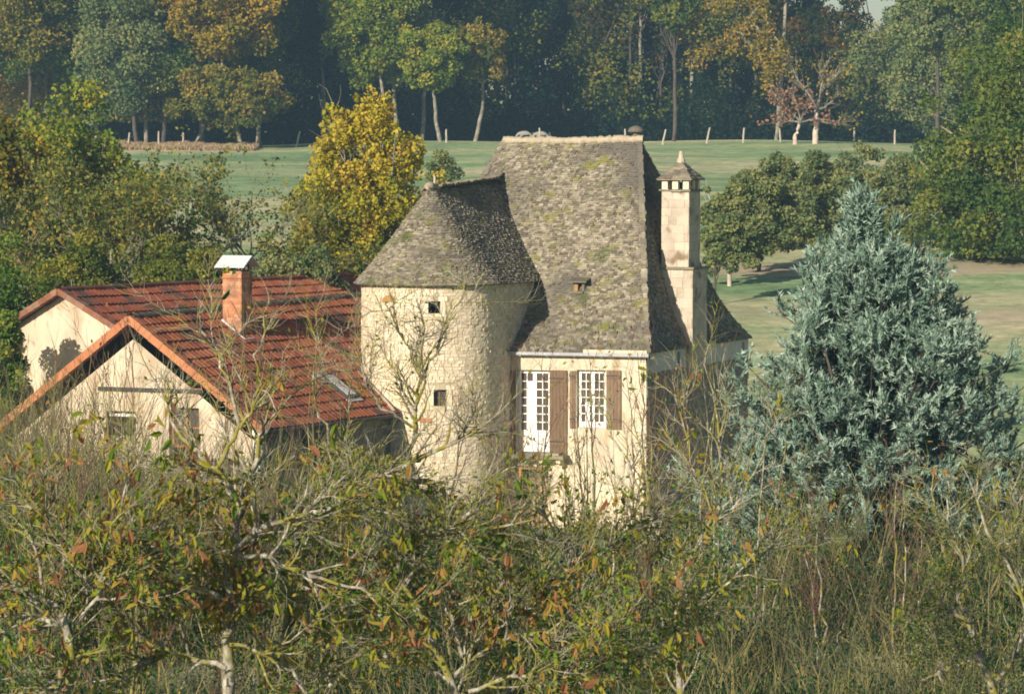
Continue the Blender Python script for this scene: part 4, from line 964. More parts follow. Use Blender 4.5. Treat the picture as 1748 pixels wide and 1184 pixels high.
# dark shrubs at the foot of the wood
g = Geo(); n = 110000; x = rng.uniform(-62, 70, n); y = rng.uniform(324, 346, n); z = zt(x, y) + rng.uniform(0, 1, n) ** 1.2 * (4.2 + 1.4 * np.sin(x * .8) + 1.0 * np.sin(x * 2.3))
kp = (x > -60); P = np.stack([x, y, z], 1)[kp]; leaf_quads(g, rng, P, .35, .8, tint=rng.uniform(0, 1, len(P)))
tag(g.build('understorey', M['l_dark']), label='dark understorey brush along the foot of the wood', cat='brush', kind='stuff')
g = Geo(); n = 16000; x = rng.uniform(-34, -21, n); y = rng.uniform(296, 306, n); z = zt(x, y) + rng.uniform(0, 1, n) ** 1.5 * (.28 + .08 * np.sin(x * 1.1) + .05 * np.sin(x * 5))
leaf_quads(g, rng, np.stack([x, y, z], 1), .4, .2, up=np.array([0, 0, 1.2]), tint=rng.uniform(0, 1, n))
tag(g.build('dry_grass', M['drygrass']), label='strip of tan dry grass along the left edge of the wood', cat='dry grass', kind='stuff')

# drooping yellow boughs tree
b = gbase(1325, 318); tt = thing('spreading_oak', 'oak with long drooping boughs of yellow leaves against the dark wood', 'tree', b)
rr_ = np.random.default_rng(44); g = Geo()
tr_, R0 = resample([b - ZZ * .2, at(1335, 120, 318), at(1345, -60, 318)], [.22, .2, .12], 10, rr_, .03); tubes(g, tr_, R0, 7)
bo = []; br_ = []
for pts in ([(1342, -30), (1300, 5), (1262, 55), (1225, 80), (1188, 100)], [(1262, 55), (1285, 80), (1302, 105), (1316, 130)], [(1300, 5), (1310, 45), (1330, 75), (1328, 100)], [(1342, -30), (1270, -20), (1210, 10), (1170, 30)], [(1280, 30), (1300, 60), (1322, 90)]):
    P, R = resample([at(x, y, 317 + rr_.uniform(-1.5, .5)) for x, y in pts], np.linspace(.14, .04, len(pts)), 12, rr_, .06); bo.append(P); br_.append(R)
bo = np.array(bo); br_ = np.array(br_); tubes(g, bo, br_, 5); s1, sr = spawn(rr_, bo, br_, 130, 1.6, .8, -.1, 4, .03, .25, .2); tubes(g, s1, sr, 3); g.build('trunk', M['bark'], tt, True)
C = np.repeat(s1[:, 1:].reshape(-1, 3), 9, 0); C = C + rr_.normal(size=C.shape) * .28; g = Geo(); leaf_quads(g, rr_, C, .3, .8, tint=np.clip(rr_.normal(.5, .22, len(C)), 0, 1)); g.build('crown', M['l_gold'], tt)
# white trunk tree, russet tree
def stem_tree(name, label, Y_, trunk, tw_, limbs, ntw, nl, lm, seed, lsize=.3, bark='palebark', spread=1.6, lx=None):
    rr_ = np.random.default_rng(seed); b = gbase(trunk[0][0], Y_); b[2] = min(b[2], at(trunk[0][0], trunk[0][1], Y_)[2]) ; tt = thing(name, label, 'tree', b); g = Geo()
    pts = [b - ZZ * .2] + [at(x, y, Y_) for x, y in trunk[1:]]
    P, R = resample(pts, np.linspace(tw_, tw_ * .55, len(pts)), 12, rr_, .03); tubes(g, P, R, 8); g.build('trunk', M[bark], tt, True)
    LP = []; LR = []
    for l in limbs:
        p, r = resample([at(x, y, Y_ + rr_.uniform(-.5, .5)) for x, y in l], np.linspace(tw_ * .45, .03, len(l)), 8, rr_, .04); LP.append(p); LR.append(r)
    LP = np.array(LP); LR = np.array(LR); g = Geo(); tubes(g, LP, LR, 5); s1, sr = spawn(rr_, LP, LR, ntw, spread, .6, .15, 5, .035, .2, .2); tubes(g, s1, sr, 3); g.build('limbs', M['bark'], tt, True)
    C = s1[:, 1:].reshape(-1, 3); C = C[rr_.choice(len(C), nl)] + rr_.normal(size=(nl, 3)) * .2; g = Geo(); leaf_quads(g, rr_, C, lsize, .8, tint=rr_.uniform(0, 1, nl)); g.build('leaves', M[lm], tt)
stem_tree('bare_tree', 'bare tree with thick white trunk at the top of the meadow', 300, [(1391, 262), (1393, 215), (1394, 180)], .29,
          [[(1394, 182), (1380, 160), (1352, 120), (1348, 105)], [(1394, 182), (1405, 150), (1400, 125), (1418, 100)], [(1394, 185), (1398, 165), (1415, 140), (1440, 120)], [(1394, 200), (1412, 212), (1445, 208)], [(1393, 188), (1384, 178), (1372, 182)], [(1396, 190), (1420, 175), (1432, 160)]], 160, 300, 'l_gold', 71)
stem_tree('russet_tree', 'small leaning tree with russet leaves beside the white trunked tree', 299, [(1355, 255), (1358, 232), (1366, 208)], .22,
          [[(1366, 208), (1350, 190), (1332, 172), (1318, 160)], [(1366, 208), (1375, 190), (1385, 178)], [(1366, 210), (1345, 205), (1322, 207)], [(1366, 205), (1362, 180), (1352, 160)], [(1367, 208), (1388, 205), (1408, 205)]], 90, 560, 'l_red', 72, spread=1.2)

# ---- fence posts along the wood edge
fp = [(219, 302), (271, 302), (313, 301), (410, 302), (505, 303), (762, 303), (922, 304), (1068, 304), (1130, 303), (1205, 304), (1268, 303), (1333, 303), (1458, 303), (1527, 302)]
near = ['beside the low leafy tree on the left', 'under the grey green tree', 'under the olive tree', 'at right end of the dry grass', 'left of the bright yellow tree, leaning', 'right of the bright yellow tree', 
        'in front of the right hand calf', 'left of the mushroom shaped finial', 'right of the mushroom shaped finial, leaning', 'above the stone chimney, thin and leaning', 'right above the stone chimney', 'left of the russet leaved tree', 'right of the white trunked tree', 'near the large right hand tree']
rng = np.random.default_rng(3)
for (px, Y_), w in zip(fp, near):
    b = gbase(px, Y_); g = Geo(); ln = rng.normal() * .06 + (.25 if 'leaning' in w else 0)
    P, R = resample([b - ZZ * .3, b + ZZ * .6 + np.array([ln * .5, 0, 0]), b + ZZ * rng.uniform(1.1, 1.3) + np.array([ln, 0, 0])], [.085, .08, .07], 6, rng, .008); tubes(g, P, R, 7)
    g.add(P[-1] + np.array([[-.06, -.05, 0], [.06, -.05, 0], [.06, .05, .03], [-.06, .05, .03]]), Q=[[0, 1, 2, 3]])
    o = g.build('fence_post', M['wood_post']); tag(o, 'rough pale wooden fence post ' + w, 'fence post', 'fence posts along the wood edge')

# ---- two pale calves
def calf(loc, flip, label):
    t = thing('calf', label, 'calf', loc)
    V = [(-.02, 0, .93), (.4, 0, .86), (.75, 0, .88), (.98, 0, .8), (1.18, 0, .6), (1.28, 0, .42), (1.4, 0, .3),
         (-.05, .13, .55), (0, .13, .3), (-.03, .13, 0), (-.05, -.13, .55), (0, -.13, .3), (-.03, -.13, 0),
         (.8, .12, .5), (.8, .12, .25), (.8, .12, 0), (.8, -.12, .5), (.82, -.12, .25), (.8, -.12, 0)]
    E = [(0, 1), (1, 2), (2, 3), (3, 4), (4, 5), (5, 6), (0, 7), (7, 8), (8, 9), (0, 10), (10, 11), (11, 12), (2, 13), (13, 14), (14, 15), (2, 16), (16, 17), (17, 18)]
    Rr = [.25, .25, .25, .17, .11, .12, .07, .11, .055, .045, .11, .055, .045, .09, .05, .045, .09, .05, .045]
    me = bpy.data.meshes.new('body'); me.from_pydata([(x * flip, y, z) for x, y, z in V], E, []); me.materials.append(M['hide'])
    o = bpy.data.objects.new('body', me); COL.objects.link(o); o.parent = t
    md = o.modifiers.new('skin', 'SKIN'); md.use_smooth_shade = True
    for v, r in zip(me.skin_vertices[0].data, Rr): v.radius = (r, r)
    me.skin_vertices[0].data[0].use_root = True
    s = o.modifiers.new('sub', 'SUBSURF'); s.levels = 1; s.render_levels = 1
    L_ = np.array(loc, float)
    for sy in (-1, 1): g = Geo(); g.add(L_ + np.array([(1.2 * flip, sy * .08, .6), (1.12 * flip, sy * .24, .62), (1.2 * flip, sy * .22, .54)]), T=[[0, 1, 2]]); g.build('ear', M['hide'], t)
    g = Geo(); P, R = resample([L_ + np.array((-.18 * flip, 0, .9)), L_ + np.array((-.3 * flip, 0, .6)), L_ + np.array((-.28 * flip, 0, .3))], [.035, .02, .03], 6); tubes(g, P, R, 5); g.build('tail', M['hide'], t)
b = gbase(934, 306); calf(b, -1, 'pale calf with lowered head grazing right of the middle fence post')
b = gbase(906, 308); calf(b, -1, 'pale calf seen faintly left of the other calf before the dark wood')

# ---- meadow trees
c, rad = crown_px(1755, 176, 35, 610, 205)
leafy_tree('large_tree', 'large dense green tree turning yellow on the right edge of the meadow', 'tree', gbase(1737, 176), c, rad, 360, 76000, .21, 'l_woodgreen', 'palebark', .38, 501, br=.15, limbs=30, tbias=-.03, tvar=.7)
ORCH = [(1246, 164, 300, 466, 54, 0, 'small round orchard tree with pale thin trunk right of the stone chimney', 'palebark'), (1298, 171, 268, 452, 62, -3, 'orchard tree with dark trunk standing in the tan grass', 'darkbark'),
        (1372, 184, 252, 452, 66, 6, 'orchard tree directly left of the blue conifer top', 'darkbark'), (1448, 192, 250, 462, 66, 0, 'hazy orchard tree just behind the blue conifer tip', 'darkbark'),
        (1530, 188, 262, 455, 60, 4, 'orchard tree between the blue conifer and the large right hand tree', 'darkbark')]
for i, (px, Y_, rt, rb, hw, off, lab, bk) in enumerate(ORCH):
    c, rad = crown_px(px, Y_, rt, rb, hw); leafy_tree('orchard_tree', lab, 'tree', gbase(px + off, Y_), c, rad * 1.08, 150, 17000, .17, 'l_hazygreen', bk, .11, 520 + i, br=.17, limbs=16, group='orchard trees behind the house')
c, rad = crown_px(1222, 156, 352, 470, 26); leafy_tree('orchard_bush', 'small green bush against the right side of the stone chimney', 'bush', gbase(1222, 156), c, rad, 24, 3000, .17, 'l_hazygreen', 'darkbark', .06, 530)
c, rad = crown_px(756, 190, 258, 330, 36); leafy_tree('meadow_bush', 'grey green bush between yellow tree and stone roof', 'bush', gbase(768, 190), c, rad, 20, 2500, .16, 'l_hazygreen', 'darkbark', .06, 531)

# ---- yellow tree
c, rad = crown_px(622, 128, 150, 620, 162)
leafy_tree('yellow_tree', 'bright yellow autumn tree rising behind the red tiled roof', 'tree', gbase(625, 128), c, rad, 460, 54000, .15, 'l_yellow', 'bark', .16, 601, shape='cone', br=.12, limbs=60, tvar=.55, tbias=.02, topbias=.26, flat=1.35)
# ---- left masses
c, rad = crown_px(70, 150, 165, 520, 185)
leafy_tree('hedgerow_tree', 'broad yellow green tree at the left below the wood', 'tree', gbase(70, 150), c, rad, 200, 34000, .21, 'l_ygreen', 'bark', .26, 610, br=.18, limbs=26, tvar=.55, tbias=.02)
c, rad = crown_px(-30, 126, 190, 520, 120)
leafy_tree('hedgerow_tree', 'tall golden green tree cut by the left edge of the photo', 'tree', gbase(-30, 126), c, rad, 120, 16000, .19, 'l_gold', 'bark', .22, 611, br=.2, limbs=20, tbias=-.25)
for i, (px, Y_, top, sp, nl, lab) in enumerate([
    (75, 121, 285, 3.4, 12000, 'leafy walnut tree at the far left above the small gable'), (190, 117, 290, 3.3, 9500, 'walnut tree with bare grey limbs above the small gable'),
    (305, 119, 295, 3.0, 7500, 'walnut tree with russet tips behind the brick chimney'), (425, 123, 330, 2.6, 2600, 'thin leaved walnut tree between brick chimney and yellow tree'),
    (505, 117, 395, 2.0, 4500, 'low walnut tree in front of the yellow tree foot'), (600, 116, 430, 1.5, 3000, 'short walnut tree beside the tower roof eave')]):
    b = gbase(px, Y_); h = at(px, top, Y_)[2] - b[2]
    branching_tree('walnut_tree', lab, 'tree', b, h, sp, nl, .15, 'l_walnut', 'bark', .17, 640 + i, n1=14, n2=110, n3=900, up=.28, group='walnut trees behind the red tiled house', clus=6, aspect=.6)
# green bushes behind roofs
for i, (px, Y_, rt, rb, hw, lm, lab) in enumerate([(15, 103, 380, 760, 85, 'l_green', 'dark green tree close by the left side of the front gable'), (135, 112, 400, 560, 85, 'l_olive', 'bush filling the gap above the small gable'),
    (2, 97.8, 500, 790, 46, 'l_green', 'dark green shrub covering the left end of the small rear gable'), (310, 112, 410, 560, 110, 'l_olive', 'bush behind the brick chimney and red ridge'), (500, 113, 425, 560, 100, 'l_hazygreen', 'bush behind the right end of the red ridge'), (-5, 101, 500, 800, 50, 'l_ygreen', 'yellow spotted shrub at the left edge beside the terracotta verge')]):
    c, rad = crown_px(px, Y_, rt, rb, hw); leafy_tree('garden_shrub', lab, 'shrub', gbase(px, Y_), c, rad, 70, 15000, .11, lm, 'bark', .07, 660 + i, br=.24, limbs=18, tvar=.6)
# vine / shrub before the red house wall and facade
c, rad = crown_px(605, 95.0, 738, 905, 125, .35); leafy_tree('climbing_vine', 'yellow green vine growing before the shaded wall between tower and gable', 'vine', gbase(605, 95.), c, rad, 60, 11000, .1, 'l_ygreen', 'bark', .05, 670, br=.3, tbias=.12)
c, rad = crown_px(1012, 97.5, 862, 930, 38, .6); leafy_tree('yellow_shrub', 'small yellow shrub at the foot of the front wall', 'shrub', gbase(1012, 97.5), c, rad, 20, 2200, .07, 'l_yellow', 'bark', .03, 671, br=.3)

# ---- blue conifer
b = gbase(1488, 84); con = thing('blue_conifer', 'large blue green conifer with spiky top right of the stone house', 'conifer', b)
rng = np.random.default_rng(77); g = Geo(); ztop = at(1471, 336, 84)[2]
LEAD = [((1476, 84), (1471, 338), 1.0)]
tP, tR = resample([b - ZZ * .2, at(1490, 700, 84), at(1471, 345, 84)], [.28, .17, .02], 30, rng, .02); tubes(g, tP, tR, 8)
HT = ztop - b[2]
def rprof(f): return (4.85 * (1 - f) ** .82 + .04) * np.clip((1 - f) / .3, .38, 1)        # f = height fraction
nb = 800; f = rng.uniform(.05, .985, nb) ** .9; az = rng.uniform(0, 2 * pi, nb)
ii = np.clip(f * 29, 0, 28).astype(int); st = tP[ii]
K = 9; BP = np.zeros((nb, K, 3)); ln = rprof(f) * rng.choice([.5, .8, 1.0, 1.2], nb, p=[.22, .3, .33, .15]) * rng.uniform(.85, 1.1, nb)
ln = ln * np.where((np.cos(az) < -.2) & (f > .2) & (f < .7), .86, 1.0); el0 = rng.uniform(-.1, .28, nb) + f * .7
d = np.stack([np.cos(az) * np.cos(el0), np.sin(az) * np.cos(el0), np.sin(el0)], 1); BP[:, 0] = st
for k in range(1, K):
    BP[:, k] = BP[:, k - 1] + d * (ln / (K - 1))[:, None]; d = nrm(d + rng.normal(size=(nb, 3)) * .07 + np.array([0, 0, .06]))
BR = (.05 * (1 - f) + .012)[:, None] * np.linspace(1, .25, K)[None]; tubes(g, BP, BR, 4)
# extra leaders
LP = []; 
for (x, y0, y1, dy) in ((1402, 640, 470, -1.0), (1448, 520, 420, -.6), (1524, 560, 392, -.3), (1375, 760, 560, -1.5), (1618, 760, 512, .5), (1650, 800, 590, .8), (1345, 840, 640, -1.2), (1698, 900, 640, .3), (1588, 700, 470, .3), (1290, 900, 700, -.6), (1560, 640, 440, 1.), (1266, 960, 770, -.8), (1225, 1020, 850, -.5), (1728, 960, 690, .2), (1740, 1000, 800, -.6)):
    p, r = resample([at(x - (x - 1480) * .45, y0 + 60, 84 + dy), at(x - 6, (y0 + y1) / 2, 84 + dy), at(x, y1, 84 + dy)], [.05, .03, .01], K); LP.append(p)
LP = np.array(LP); LR_ = np.broadcast_to(np.linspace(.05, .01, K), (len(LP), K)); tubes(g, LP, LR_, 4)
allP = np.concatenate([BP, LP]); allR = np.concatenate([BR, LR_])
def clumps(PP, ks, per_, L_):
    out = []
    for kk in ks:
        c = np.repeat(PP[:, kk], per_, 0); bd = np.repeat(nrm(PP[:, -1] - PP[:, -3]), per_, 0); n_ = len(c); c = c + rng.normal(size=c.shape) * .07
        d_ = nrm(bd * .8 + rng.normal(size=c.shape) * .62 + np.array([0, 0, .32])); q_ = np.zeros((n_, 5, 3)); q_[:, 0] = c; l_ = (L_ * rng.uniform(.5, 1.2, n_) / 4)[:, None]
        for k in range(1, 5): q_[:, k] = q_[:, k - 1] + d_ * l_; d_ = nrm(d_ + rng.normal(size=c.shape) * .1 + np.array([0, 0, .05]))
        out.append(q_)
    return np.concatenate(out)
s1 = np.concatenate([clumps(allP, (8,), 8, .42), clumps(allP[::2], (6,), 6, .4), clumps(allP[1::3], (4,), 4, .36)]); sr = np.full((len(s1), 5), .006); tubes(g, s1, sr, 3)
s0, sr0 = spawn(rng, tP[None, 18:], tR[None, 18:], 130, .5, .5, .5, 5, .012, .1, .3); 
l2, lr2 = spawn(rng, LP, LR_, 520, .42, .55, .35, 5, .012, .1, .35)
g.build('trunk', M['darkbark'], con, True)
tips = np.concatenate([s1, s0, l2]); g = Geo()
ni = 20000; mi = rng.integers(0, nb, ni); ki = rng.integers(1, 7, ni); Pi = BP[mi, ki] + rng.normal(size=(ni, 3)) * .16; leaf_quads(g, rng, Pi, .16, .5, tint=rng.uniform(0, .15, ni), m=1)  # inner filler cards, coloured dark to paint shade between the tufts
nt_ = len(tips); per = 24; m_ = np.repeat(np.arange(nt_), per); k_ = rng.integers(1, 5, len(m_)); fr = rng.uniform(0, 1, len(m_))[:, None]
pos = tips[m_, k_ - 1] * (1 - fr) + tips[m_, k_] * fr; tg = nrm(tips[m_, k_] - tips[m_, k_ - 1]); dirn = nrm(tg * 1.0 + rng.normal(size=pos.shape) * .6 + np.array([0, 0, .25]))
Ln = (.14 * rng.uniform(.6, 1.25, len(pos)))[:, None]; sdv = nrm(np.cross(dirn, rng.normal(size=pos.shape))) * .022
V = np.stack([pos - sdv, pos + sdv, pos + dirn * Ln], 1); ti = np.clip(np.repeat(rng.beta(1.3, 1.3, nt_), per) * .65 + rng.uniform(0, .4, len(pos)), 0, 1)
g.add(V.reshape(-1, 3), T=np.arange(3 * len(pos)).reshape(-1, 3), tint=ti); g.build('needles', [M['needle'], M['l_dark']], con)

# ------------------------------------------------------------------ foreground
# undergrowth filling the dip before the house
rng = np.random.default_rng(90)
def uh(x, y):   # height of the undergrowth
    px = W0 / 2 + x / y * FOC
    h = 1.95 + .5 * np.sin(x * .9 + y * .21) + .35 * np.sin(x * 2.1 - y * .6) + .3 * np.sin(x * 4.7 + y * 1.3)
    return np.clip(h, .5, 3.2)
g = Geo(); gs = Geo(); nbush = 430; yb = 50 + 41 * rng.uniform(0, 1, nbush) ** .85; xb = rng.uniform(-1, 1, nbush) * (yb * .152 + 1.0)
for i in range(nbush):
    if i >= 330: yb[i] = rng.uniform(71, 89); xb[i] = (rng.uniform(-60, 480) - W0 / 2) / FOC * yb[i]
    x0, y0 = xb[i], yb[i]; px_ = W0 / 2 + x0 / y0 * FOC; hgt = rng.uniform(1.3, 2.7)
    if px_ > 1330 and y0 > 66 and y0 < 82: hgt = rng.uniform(2.2, 2.9)
    if px_ < 470 and y0 > 68: hgt = rng.uniform(3.1, 4.6)
    if abs(px_ - 950) < 190 and y0 > 72: hgt = min(hgt, 1.6)
    if 220 < px_ < 500: hgt = min(hgt, 2.9)
    if y0 < 62: hgt *= .7
    Rb = rng.uniform(.8, 1.7); sp = rng.choice(3, p=[.42, .36, .22]) if i < 330 else rng.choice([1, 2]); n = int(1500 * (Rb / 1.2) ** 2 * [1, .9, .55][sp])
    d = nrm(rng.normal(size=(n, 3))); d[:, 2] = np.abs(d[:, 2]) * 1.0 - .15; lump = 1 + .22 * np.sin(d[:, 0] * 7 + i) * np.sin(d[:, 2] * 6 + i * 2) + .12 * np.sin(d[:, 1] * 13 + i)
    rr = rng.uniform(.55, 1.08, n) * lump; P = np.stack([x0 + d[:, 0] * rr * Rb, y0 + d[:, 1] * rr * Rb, zt(x0, y0) + np.clip(d[:, 2], 0, 1.2) * rr * hgt], 1)
    base = [.12, .40, .52][sp] + rng.normal() * .08; ti = np.clip(base + rng.normal(size=n) * .17 + .06 * (lump - 1) * 5, 0, 1)
    leaf_quads(g, rng, P, [.075, .06, .05][sp] * rng.uniform(.5, 1.4, n), [.6, .5, .35][sp], tint=ti, up=np.array([0, 0, .2]))
    ns = [9, 14, 22][sp]; K = 6; bs_ = np.array([x0, y0, float(zt(x0, y0))]) + rng.normal(size=(ns, 3)) * np.array([.4, .4, 0]) * Rb; Q_ = np.zeros((ns, K, 3)); Q_[:, 0] = bs_; dd = nrm(rng.normal(size=(ns, 3)) * .3 + np.array([0, 0, 1])); hs_ = hgt * rng.uniform(.8, 1.4, ns)
    for k in range(1, K): Q_[:, k] = Q_[:, k - 1] + dd * (hs_ / (K - 1))[:, None]; dd = nrm(dd + rng.normal(size=(ns, 3)) * .13)
    Rq = (.012 * rng.uniform(.5, 1.7, ns))[:, None] * np.linspace(1, .3, K)[None]; tubes(gs, Q_, Rq, 3, tint=rng.uniform(0, 1, ns))
    p2, r2 = spawn(rng, Q_, Rq, ns * 4, .6, .6, .15, 4, .006, .2, .35); tubes(gs, p2, r2, 3, tint=rng.uniform(0, 1, len(p2)))
tag(g.build('undergrowth', M['l_under2']), label='tangled olive green undergrowth filling the foreground below the houses', cat='undergrowth', kind='stuff')
tag(gs.build('brambles', M['twig']), label='countless thin bare stems standing in the undergrowth', cat='brambles', kind='stuff')

# saplings
SAP = [  # px base, Y, top px, top row, label
 (1230, 70, 1238, 590, 'yellowish sapling with two upright stems before the left flank of the conifer'), (1175, 72, 1160, 610, 'slender sapling rising before the dark side wall'),
 (1120, 66, 1090, 600, 'leaning bare sapling before the corner of the front wall'), (1030, 62, 1010, 620, 'bare sapling crossing the right hand window'),
 (1060, 60, 1120, 640, 'bare sapling forking below the right hand shutter'), (965, 58, 930, 640, 'thin reddish sapling before the french window'),
 (905, 64, 880, 690, 'thin sapling before the gap beside the tower'), (850, 66, 860, 650, 'grey sapling before the right side of the tower'),
 (790, 60, 800, 660, 'thin reddish sapling before the middle of the tower'), (1290, 66, 1310, 700, 'bare forked sapling before the left flank of the conifer'),
 (1400, 66, 1385, 850, 'thin upright sapling below the middle of the conifer'), (1545, 64, 1530, 800, 'thin crooked sapling below the right half of the conifer'),
 (40, 60, 55, 700, 'thin sapling before the left verge of the front gable'), (130, 58, 120, 660, 'thin sapling before the left part of the front gable'), (250, 58, 235, 600, 'bare sapling before the apex of the front gable'),
 (520, 62, 540, 560, 'bare sapling before the middle of the red roof'), (570, 60, 600, 600, 'bare sapling before the roof window'), (450, 58, 452, 540, 'bare sapling right of the brick chimney'),
 (80, 52, 95, 690, 'twiggy sapling before the lower left corner of the front gable'), (185, 54, 170, 640, 'twiggy sapling before the small window of the front gable'),
 (375, 54, 390, 650, 'twiggy sapling before the balustrade of the front gable'), (215, 50, 205, 730, 'low twiggy sapling below the dark beam of the front gable'), (1000, 66, 985, 700, 'thin sapling between the two white windows'), (1085, 70, 1075, 700, 'thin sapling before the right hand edge of the front wall')]
for i, (px, Y_, tx, ty, lab) in enumerate(SAP):
    b = gbase(px, Y_); top = at(tx, ty, Y_); h = top[2] - b[2]
    t = thing('sapling', lab, 'sapling', b); rr_ = np.random.default_rng(800 + i); g = Geo()
    st = []
    for k in range(3):
        tp_ = top + np.array([rr_.normal() * .35 * k, rr_.normal() * .3, -abs(rr_.normal()) * .5 * k]); p, r = resample([b - ZZ * .1 + rr_.normal(size=3) * .06 * k, b * .5 + tp_ * .5 + rr_.normal(size=3) * .16, tp_], [.035, .025, .006], 14, rr_, .025); st.append((p, r * (1 - .25 * k)))
    P = np.array([s[0] for s in st]); R = np.array([s[1] for s in st]); tubes(g, P, R, 5)
    p2, r2 = spawn(rr_, P, R, 48 if px < 480 else 34, 1.1, .55, .3, 6, .011, .12, .25); p3, r3 = spawn(rr_, p2, r2, 260 if px < 480 else 140, .45, .6, .2, 4, .0055, .18, .2)
    tubes(g, p2, r2, 4, m=1); tubes(g, p3, r3, 3, m=1); g.build('stems', [M['lichenbark'] if i in (0, 1, 9, 10, 11) else M['twig'], M['redtwig'] if i % 3 != 0 else M['twig']], t, True)
    C = p3[rr_.integers(0, len(p3), 26), 3] ; g = Geo(); leaf_quads(g, rr_, C, .09 * rr_.uniform(.6, 1.3, len(C)), .5, tint=rr_.uniform(.3, 1, len(C)), droop=.6); g.build('leaves', M['l_big'], t)

# near trees with hand placed boughs
def bough_tree(label, Y_, base_px, boughs, seed, n2, n3, nleaf, lsize=.14, leafw=None, small=6500):
    n2 = int(n2 * 2.0); n3 = int(n3 * 4.2)
    rr_ = np.random.default_rng(seed); b = gbase(base_px, Y_); t = thing('lichened_tree', label, 'tree', b); g = Geo(); PP = []; RR = []
    for bo in boughs:
        dy0 = rr_.uniform(-.8, .8); pts = []; rad = []
        for j, (x, y, w) in enumerate(bo):
            pts.append(at(x, y, Y_ + dy0 * j / len(bo))); rad.append(w * .39 / (FOC / Y_))
        p, r = resample(pts, rad, 14, rr_, .018); r = r * rr_.uniform(.85, 1.2, 14); PP.append(p); RR.append(r)
    trunk_p, trunk_r = resample([b - ZZ * .2, (b + PP[0][0]) / 2 + np.array([.1, 0, 0]), PP[0][0]], [RR[0][0] * 1.5, RR[0][0] * 1.2, RR[0][0]], 14, rr_, .02)
    PP = np.array([trunk_p] + PP); RR = np.array([trunk_r] + RR); tubes(g, PP, RR, 8)
    # join every bough back to the trunk top
    s1, sr = spawn(rr_, PP[1:], RR[1:], n2, .8, .8, .12, 7, .018, .2, .1); tubes(g, s1, sr, 5); g.build('trunk', M['lichenbark'], t, True)
    g = Geo(); s2_, sr2 = spawn(rr_, s1, sr, n3, .34, .75, .1, 5, .006, .22, .15, rmin=.003); tubes(g, s2_, sr2, 3, tint=rr_.uniform(0, 1, len(s2_))); g.build('twigs', M['lichentwig'], t)
    wts = None
    ends = s2_[:, -1]
    if leafw is not None:
        pxs = W0 / 2 + ends[:, 0] / ends[:, 1] * FOC; pys = HZ + (CAMZ - ends[:, 2]) / ends[:, 1] * FOC; wts = leafw(pxs, pys); wts = wts / wts.sum()
    nc = nleaf // 4; c = ends[rr_.choice(len(ends), nc, p=wts)]; C = np.repeat(c, 4, 0) + rr_.normal(size=(nc * 4, 3)) * .06
    bt = rr_.uniform(0, 1, nc); ti = np.clip(np.repeat(bt, 4) * .65 + rr_.uniform(0, .45, len(C)), 0, 1)
    g = Geo(); leaf_blades(g, rr_, C, lsize * rr_.uniform(.55, 1.2, len(C)), .4, tint=ti); g.build('leaves', M['l_big'], t)
    if small:
        q = s2_[rr_.integers(0, len(s2_), small), rr_.integers(1, 5, small)]; pys = HZ + (CAMZ - q[:, 2]) / q[:, 1] * FOC
        q = q[rr_.uniform(0, 1, small) < np.clip((pys - 760) / 220, .04, 1)]; q = q + rr_.normal(size=q.shape) * .05
        g = Geo(); leaf_quads(g, rr_, q, .05 * rr_.uniform(.5, 1.4, len(q)), .55, tint=rr_.uniform(.1, 1, len(q))); g.build('small_leaves', M['l_under'], t)
    return t
bw1 = [[(385, 1230, 30), (392, 1120, 24), (392, 1030, 22), (398, 940, 20), (415, 860, 16), (432, 790, 11), (440, 740, 7)],
       [(398, 940, 16), (450, 895, 13), (500, 882, 11), (560, 868, 9), (600, 830, 5)],
       [(415, 860, 14), (370, 800, 11), (330, 770, 9), (290, 720, 8), (300, 660, 5)],
       [(370, 800, 10), (410, 730, 9), (395, 660, 7), (372, 600, 5), (345, 560, 3)],
       [(410, 730, 8), (440, 680, 7), (436, 620, 6), (448, 575, 4), (480, 545, 3)],
       [(392, 1030, 14), (330, 1000, 11), (270, 960, 9), (200, 930, 8), (150, 880, 5)],
       [(385, 1140, 13), (300, 1112, 11), (240, 1125, 10), (185, 1168, 9)],
       [(392, 1100, 10), (450, 1110, 8), (500, 1150, 7), (540, 1200, 6)],
       [(398, 940, 12), (470, 960, 10), (540, 985, 8), (620, 1010, 6), (680, 1040, 4)]]
bw2 = [[(90, 1260, 26), (125, 1150, 20), (118, 1075, 17), (100, 1030, 14), (60, 1010, 10), (0, 1000, 8), (-50, 980, 6)],
       [(118, 1075, 14), (60, 1045, 11), (0, 1080, 10), (-50, 1110, 8)], [(125, 1120, 12), (100, 1160, 10), (80, 1200, 9)],
       [(100, 1030, 10), (130, 1000, 9), (110, 970, 7), (90, 900, 6), (70, 820, 4)], [(90, 900, 5), (40, 840, 4), (10, 790, 3)],
       [(118, 1075, 10), (170, 1010, 8), (190, 930, 6), (210, 850, 5), (235, 780, 3)], [(130, 1000, 8), (180, 960, 6), (240, 930, 4), (290, 880, 3)]]
